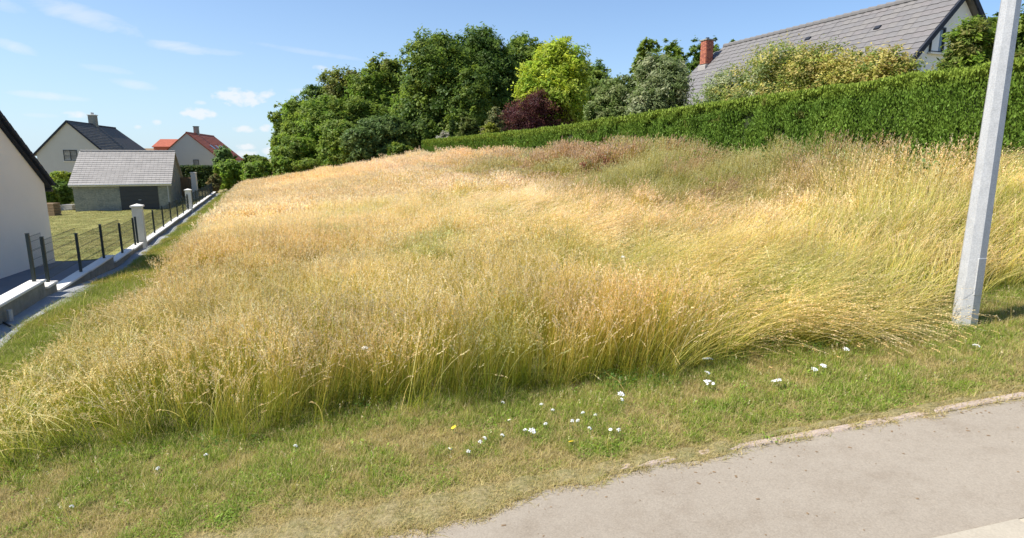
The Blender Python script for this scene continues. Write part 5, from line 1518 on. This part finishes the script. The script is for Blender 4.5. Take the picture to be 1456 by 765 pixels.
def flower(px, py, kind, hh, label, group=None):
    p_ = hit(px, py, hh)
    gz = h1(p_.x, p_.y)
    nm = {'u': 'yarrow_flower', 'd': 'daisy', 'y': 'yellow_flower'}[kind[0]]
    e_ = empty(nm, (p_.x, p_.y, gz), r5.uniform(0, 6)); tag(e_, label, 'flower', group)
    mb = MB(); mb.tube([(0, 0, -.01), (.006, 0, hh * .5), (0, 0, hh)], .0022, 5); mb.build('stem', M['stem'], e_)
    mb = MB()
    for k in range(4):
        a = k * 1.7; z_ = hh * (.15 + .2 * k); l_ = .035
        mb.add([(0, 0, z_), (math.cos(a + .3) * l_ * .5, math.sin(a + .3) * l_ * .5, z_ + .012), (math.cos(a) * l_, math.sin(a) * l_, z_ + .01), (math.cos(a - .3) * l_ * .5, math.sin(a - .3) * l_ * .5, z_ + .008)], [(0, 1, 2, 3)])
    mb.build('leaf', M['stem'], e_)
    til = (R(r5.uniform(8, 30)), R(r5.uniform(-12, 12)), 0)
    if kind[0] == 'u':
        link('flower_head', um[int(kind[1])], e_, (0, 0, hh), til)
    else:
        pe = link('petals', dz_w if kind[0] == 'd' else dz_y, e_, (0, 0, hh), (R(25), 0, 0)); link('disc', disc, pe, (0, 0, .001))


flower(1006, 511, 'u0', .16, 'large white yarrow head at the dark foot of the tall grass bulge')
flower(1008, 545, 'u0', .12, 'large white yarrow head in short grass right below the tall grass bulge')
flower(1006, 531, 'u1', .12, 'smaller dull white yarrow head between the two large ones')
flower(1105, 542, 'u0', .10, 'large white yarrow head midway between grass bulge and lamp post')
flower(1158, 526, 'u1', .12, 'left of two close white yarrow heads on the verge left of the lamp post')
flower(1171, 521, 'u1', .12, 'right of two close white yarrow heads on the verge left of the lamp post')
flower(1203, 497, 'u1', .14, 'single white yarrow head at the tip of fallen straw left of lamp post')
flower(1388, 492, 'u1', .10, 'white yarrow head in the grass just in front of the lamp post')
flower(883, 561, 'u1', .16, 'upper head of a white yarrow pair left of the grass bulge')
flower(884, 569, 'u2', .14, 'lower small head of a white yarrow pair left of the grass bulge')
flower(519, 495, 'u1', .62, 'white umbel flower standing inside the tall straw grass')
flower(420, 635, 'u2', .10, 'lone white flower on the verge in front of the left tall grass')
flower(293, 648, 'u2', .10, 'white flower at the shaded grass foot far left of the verge')
flower(645, 608, 'y', .10, 'large yellow flower in the dry patch of the verge')
flower(812, 628, 'y', .07, 'small yellow flower near the edging right of the white cluster')
flower(757, 613, 'u1', .10, 'biggest white flower head in the loose cluster at the verge centre')
flower(225, 667, 'u2', .08, 'white flower left of the shaded grass foot at lower left')
flower(102, 721, 'u2', .06, 'tiny white flower near the bottom left corner')
SM = [(715, 573, 'small round white flower at the shadow foot of the tall grass, verge centre'),
      (770, 576, 'white flower pair upper member just below the tall grass at verge centre'),
      (786, 584, 'small white flower right of the pair below the tall grass'),
      (776, 604, 'white flower just above and right of the biggest head in the loose cluster'),
      (724, 597, 'white flower alone between the grass foot and the biggest cluster head'),
      (747, 612, 'little white flower touching the left of the biggest cluster head'),
      (714, 620, 'small white flower left of the cluster, above the dry pavement edge patch'),
      (683, 629, 'lower left of two tiny white flowers between yellow flower and cluster'),
      (689, 624, 'upper right of two tiny white flowers between yellow flower and cluster'),
      (640, 638, 'small white daisy directly below the large yellow flower'),
      (666, 643, 'faint tiny white flower nearest the pavement below the large yellow flower'),
      (814, 599, 'left of two small white dots above the small yellow flower'),
      (822, 599, 'right of two small white dots above the small yellow flower'),
      (847, 591, 'white flower upper right of the two dots, toward the yarrow pair'),
      (868, 611, 'left of two white flowers near the edging below the yarrow pair'),
      (880, 612, 'right of two white flowers near the edging below the yarrow pair'),
      (829, 588, 'faint small white flower above the two small dots'),
      (838, 610, 'small white flower between the two dots and the edging pair')]
for k, (px, py, lab) in enumerate(SM):
    flower(px, py, 'u2' if k % 5 != 4 and k != 9 else 'd', r5.uniform(.07, .11), lab, 'small white flowers scattered over the verge')
flower(886, 366, 'u1', .85, 'pale flower head showing above the tall grass right of the field centre')

print('tris', sum(len(o.data.polygons) * 2 for o in sc.objects if o.type == 'MESH'))
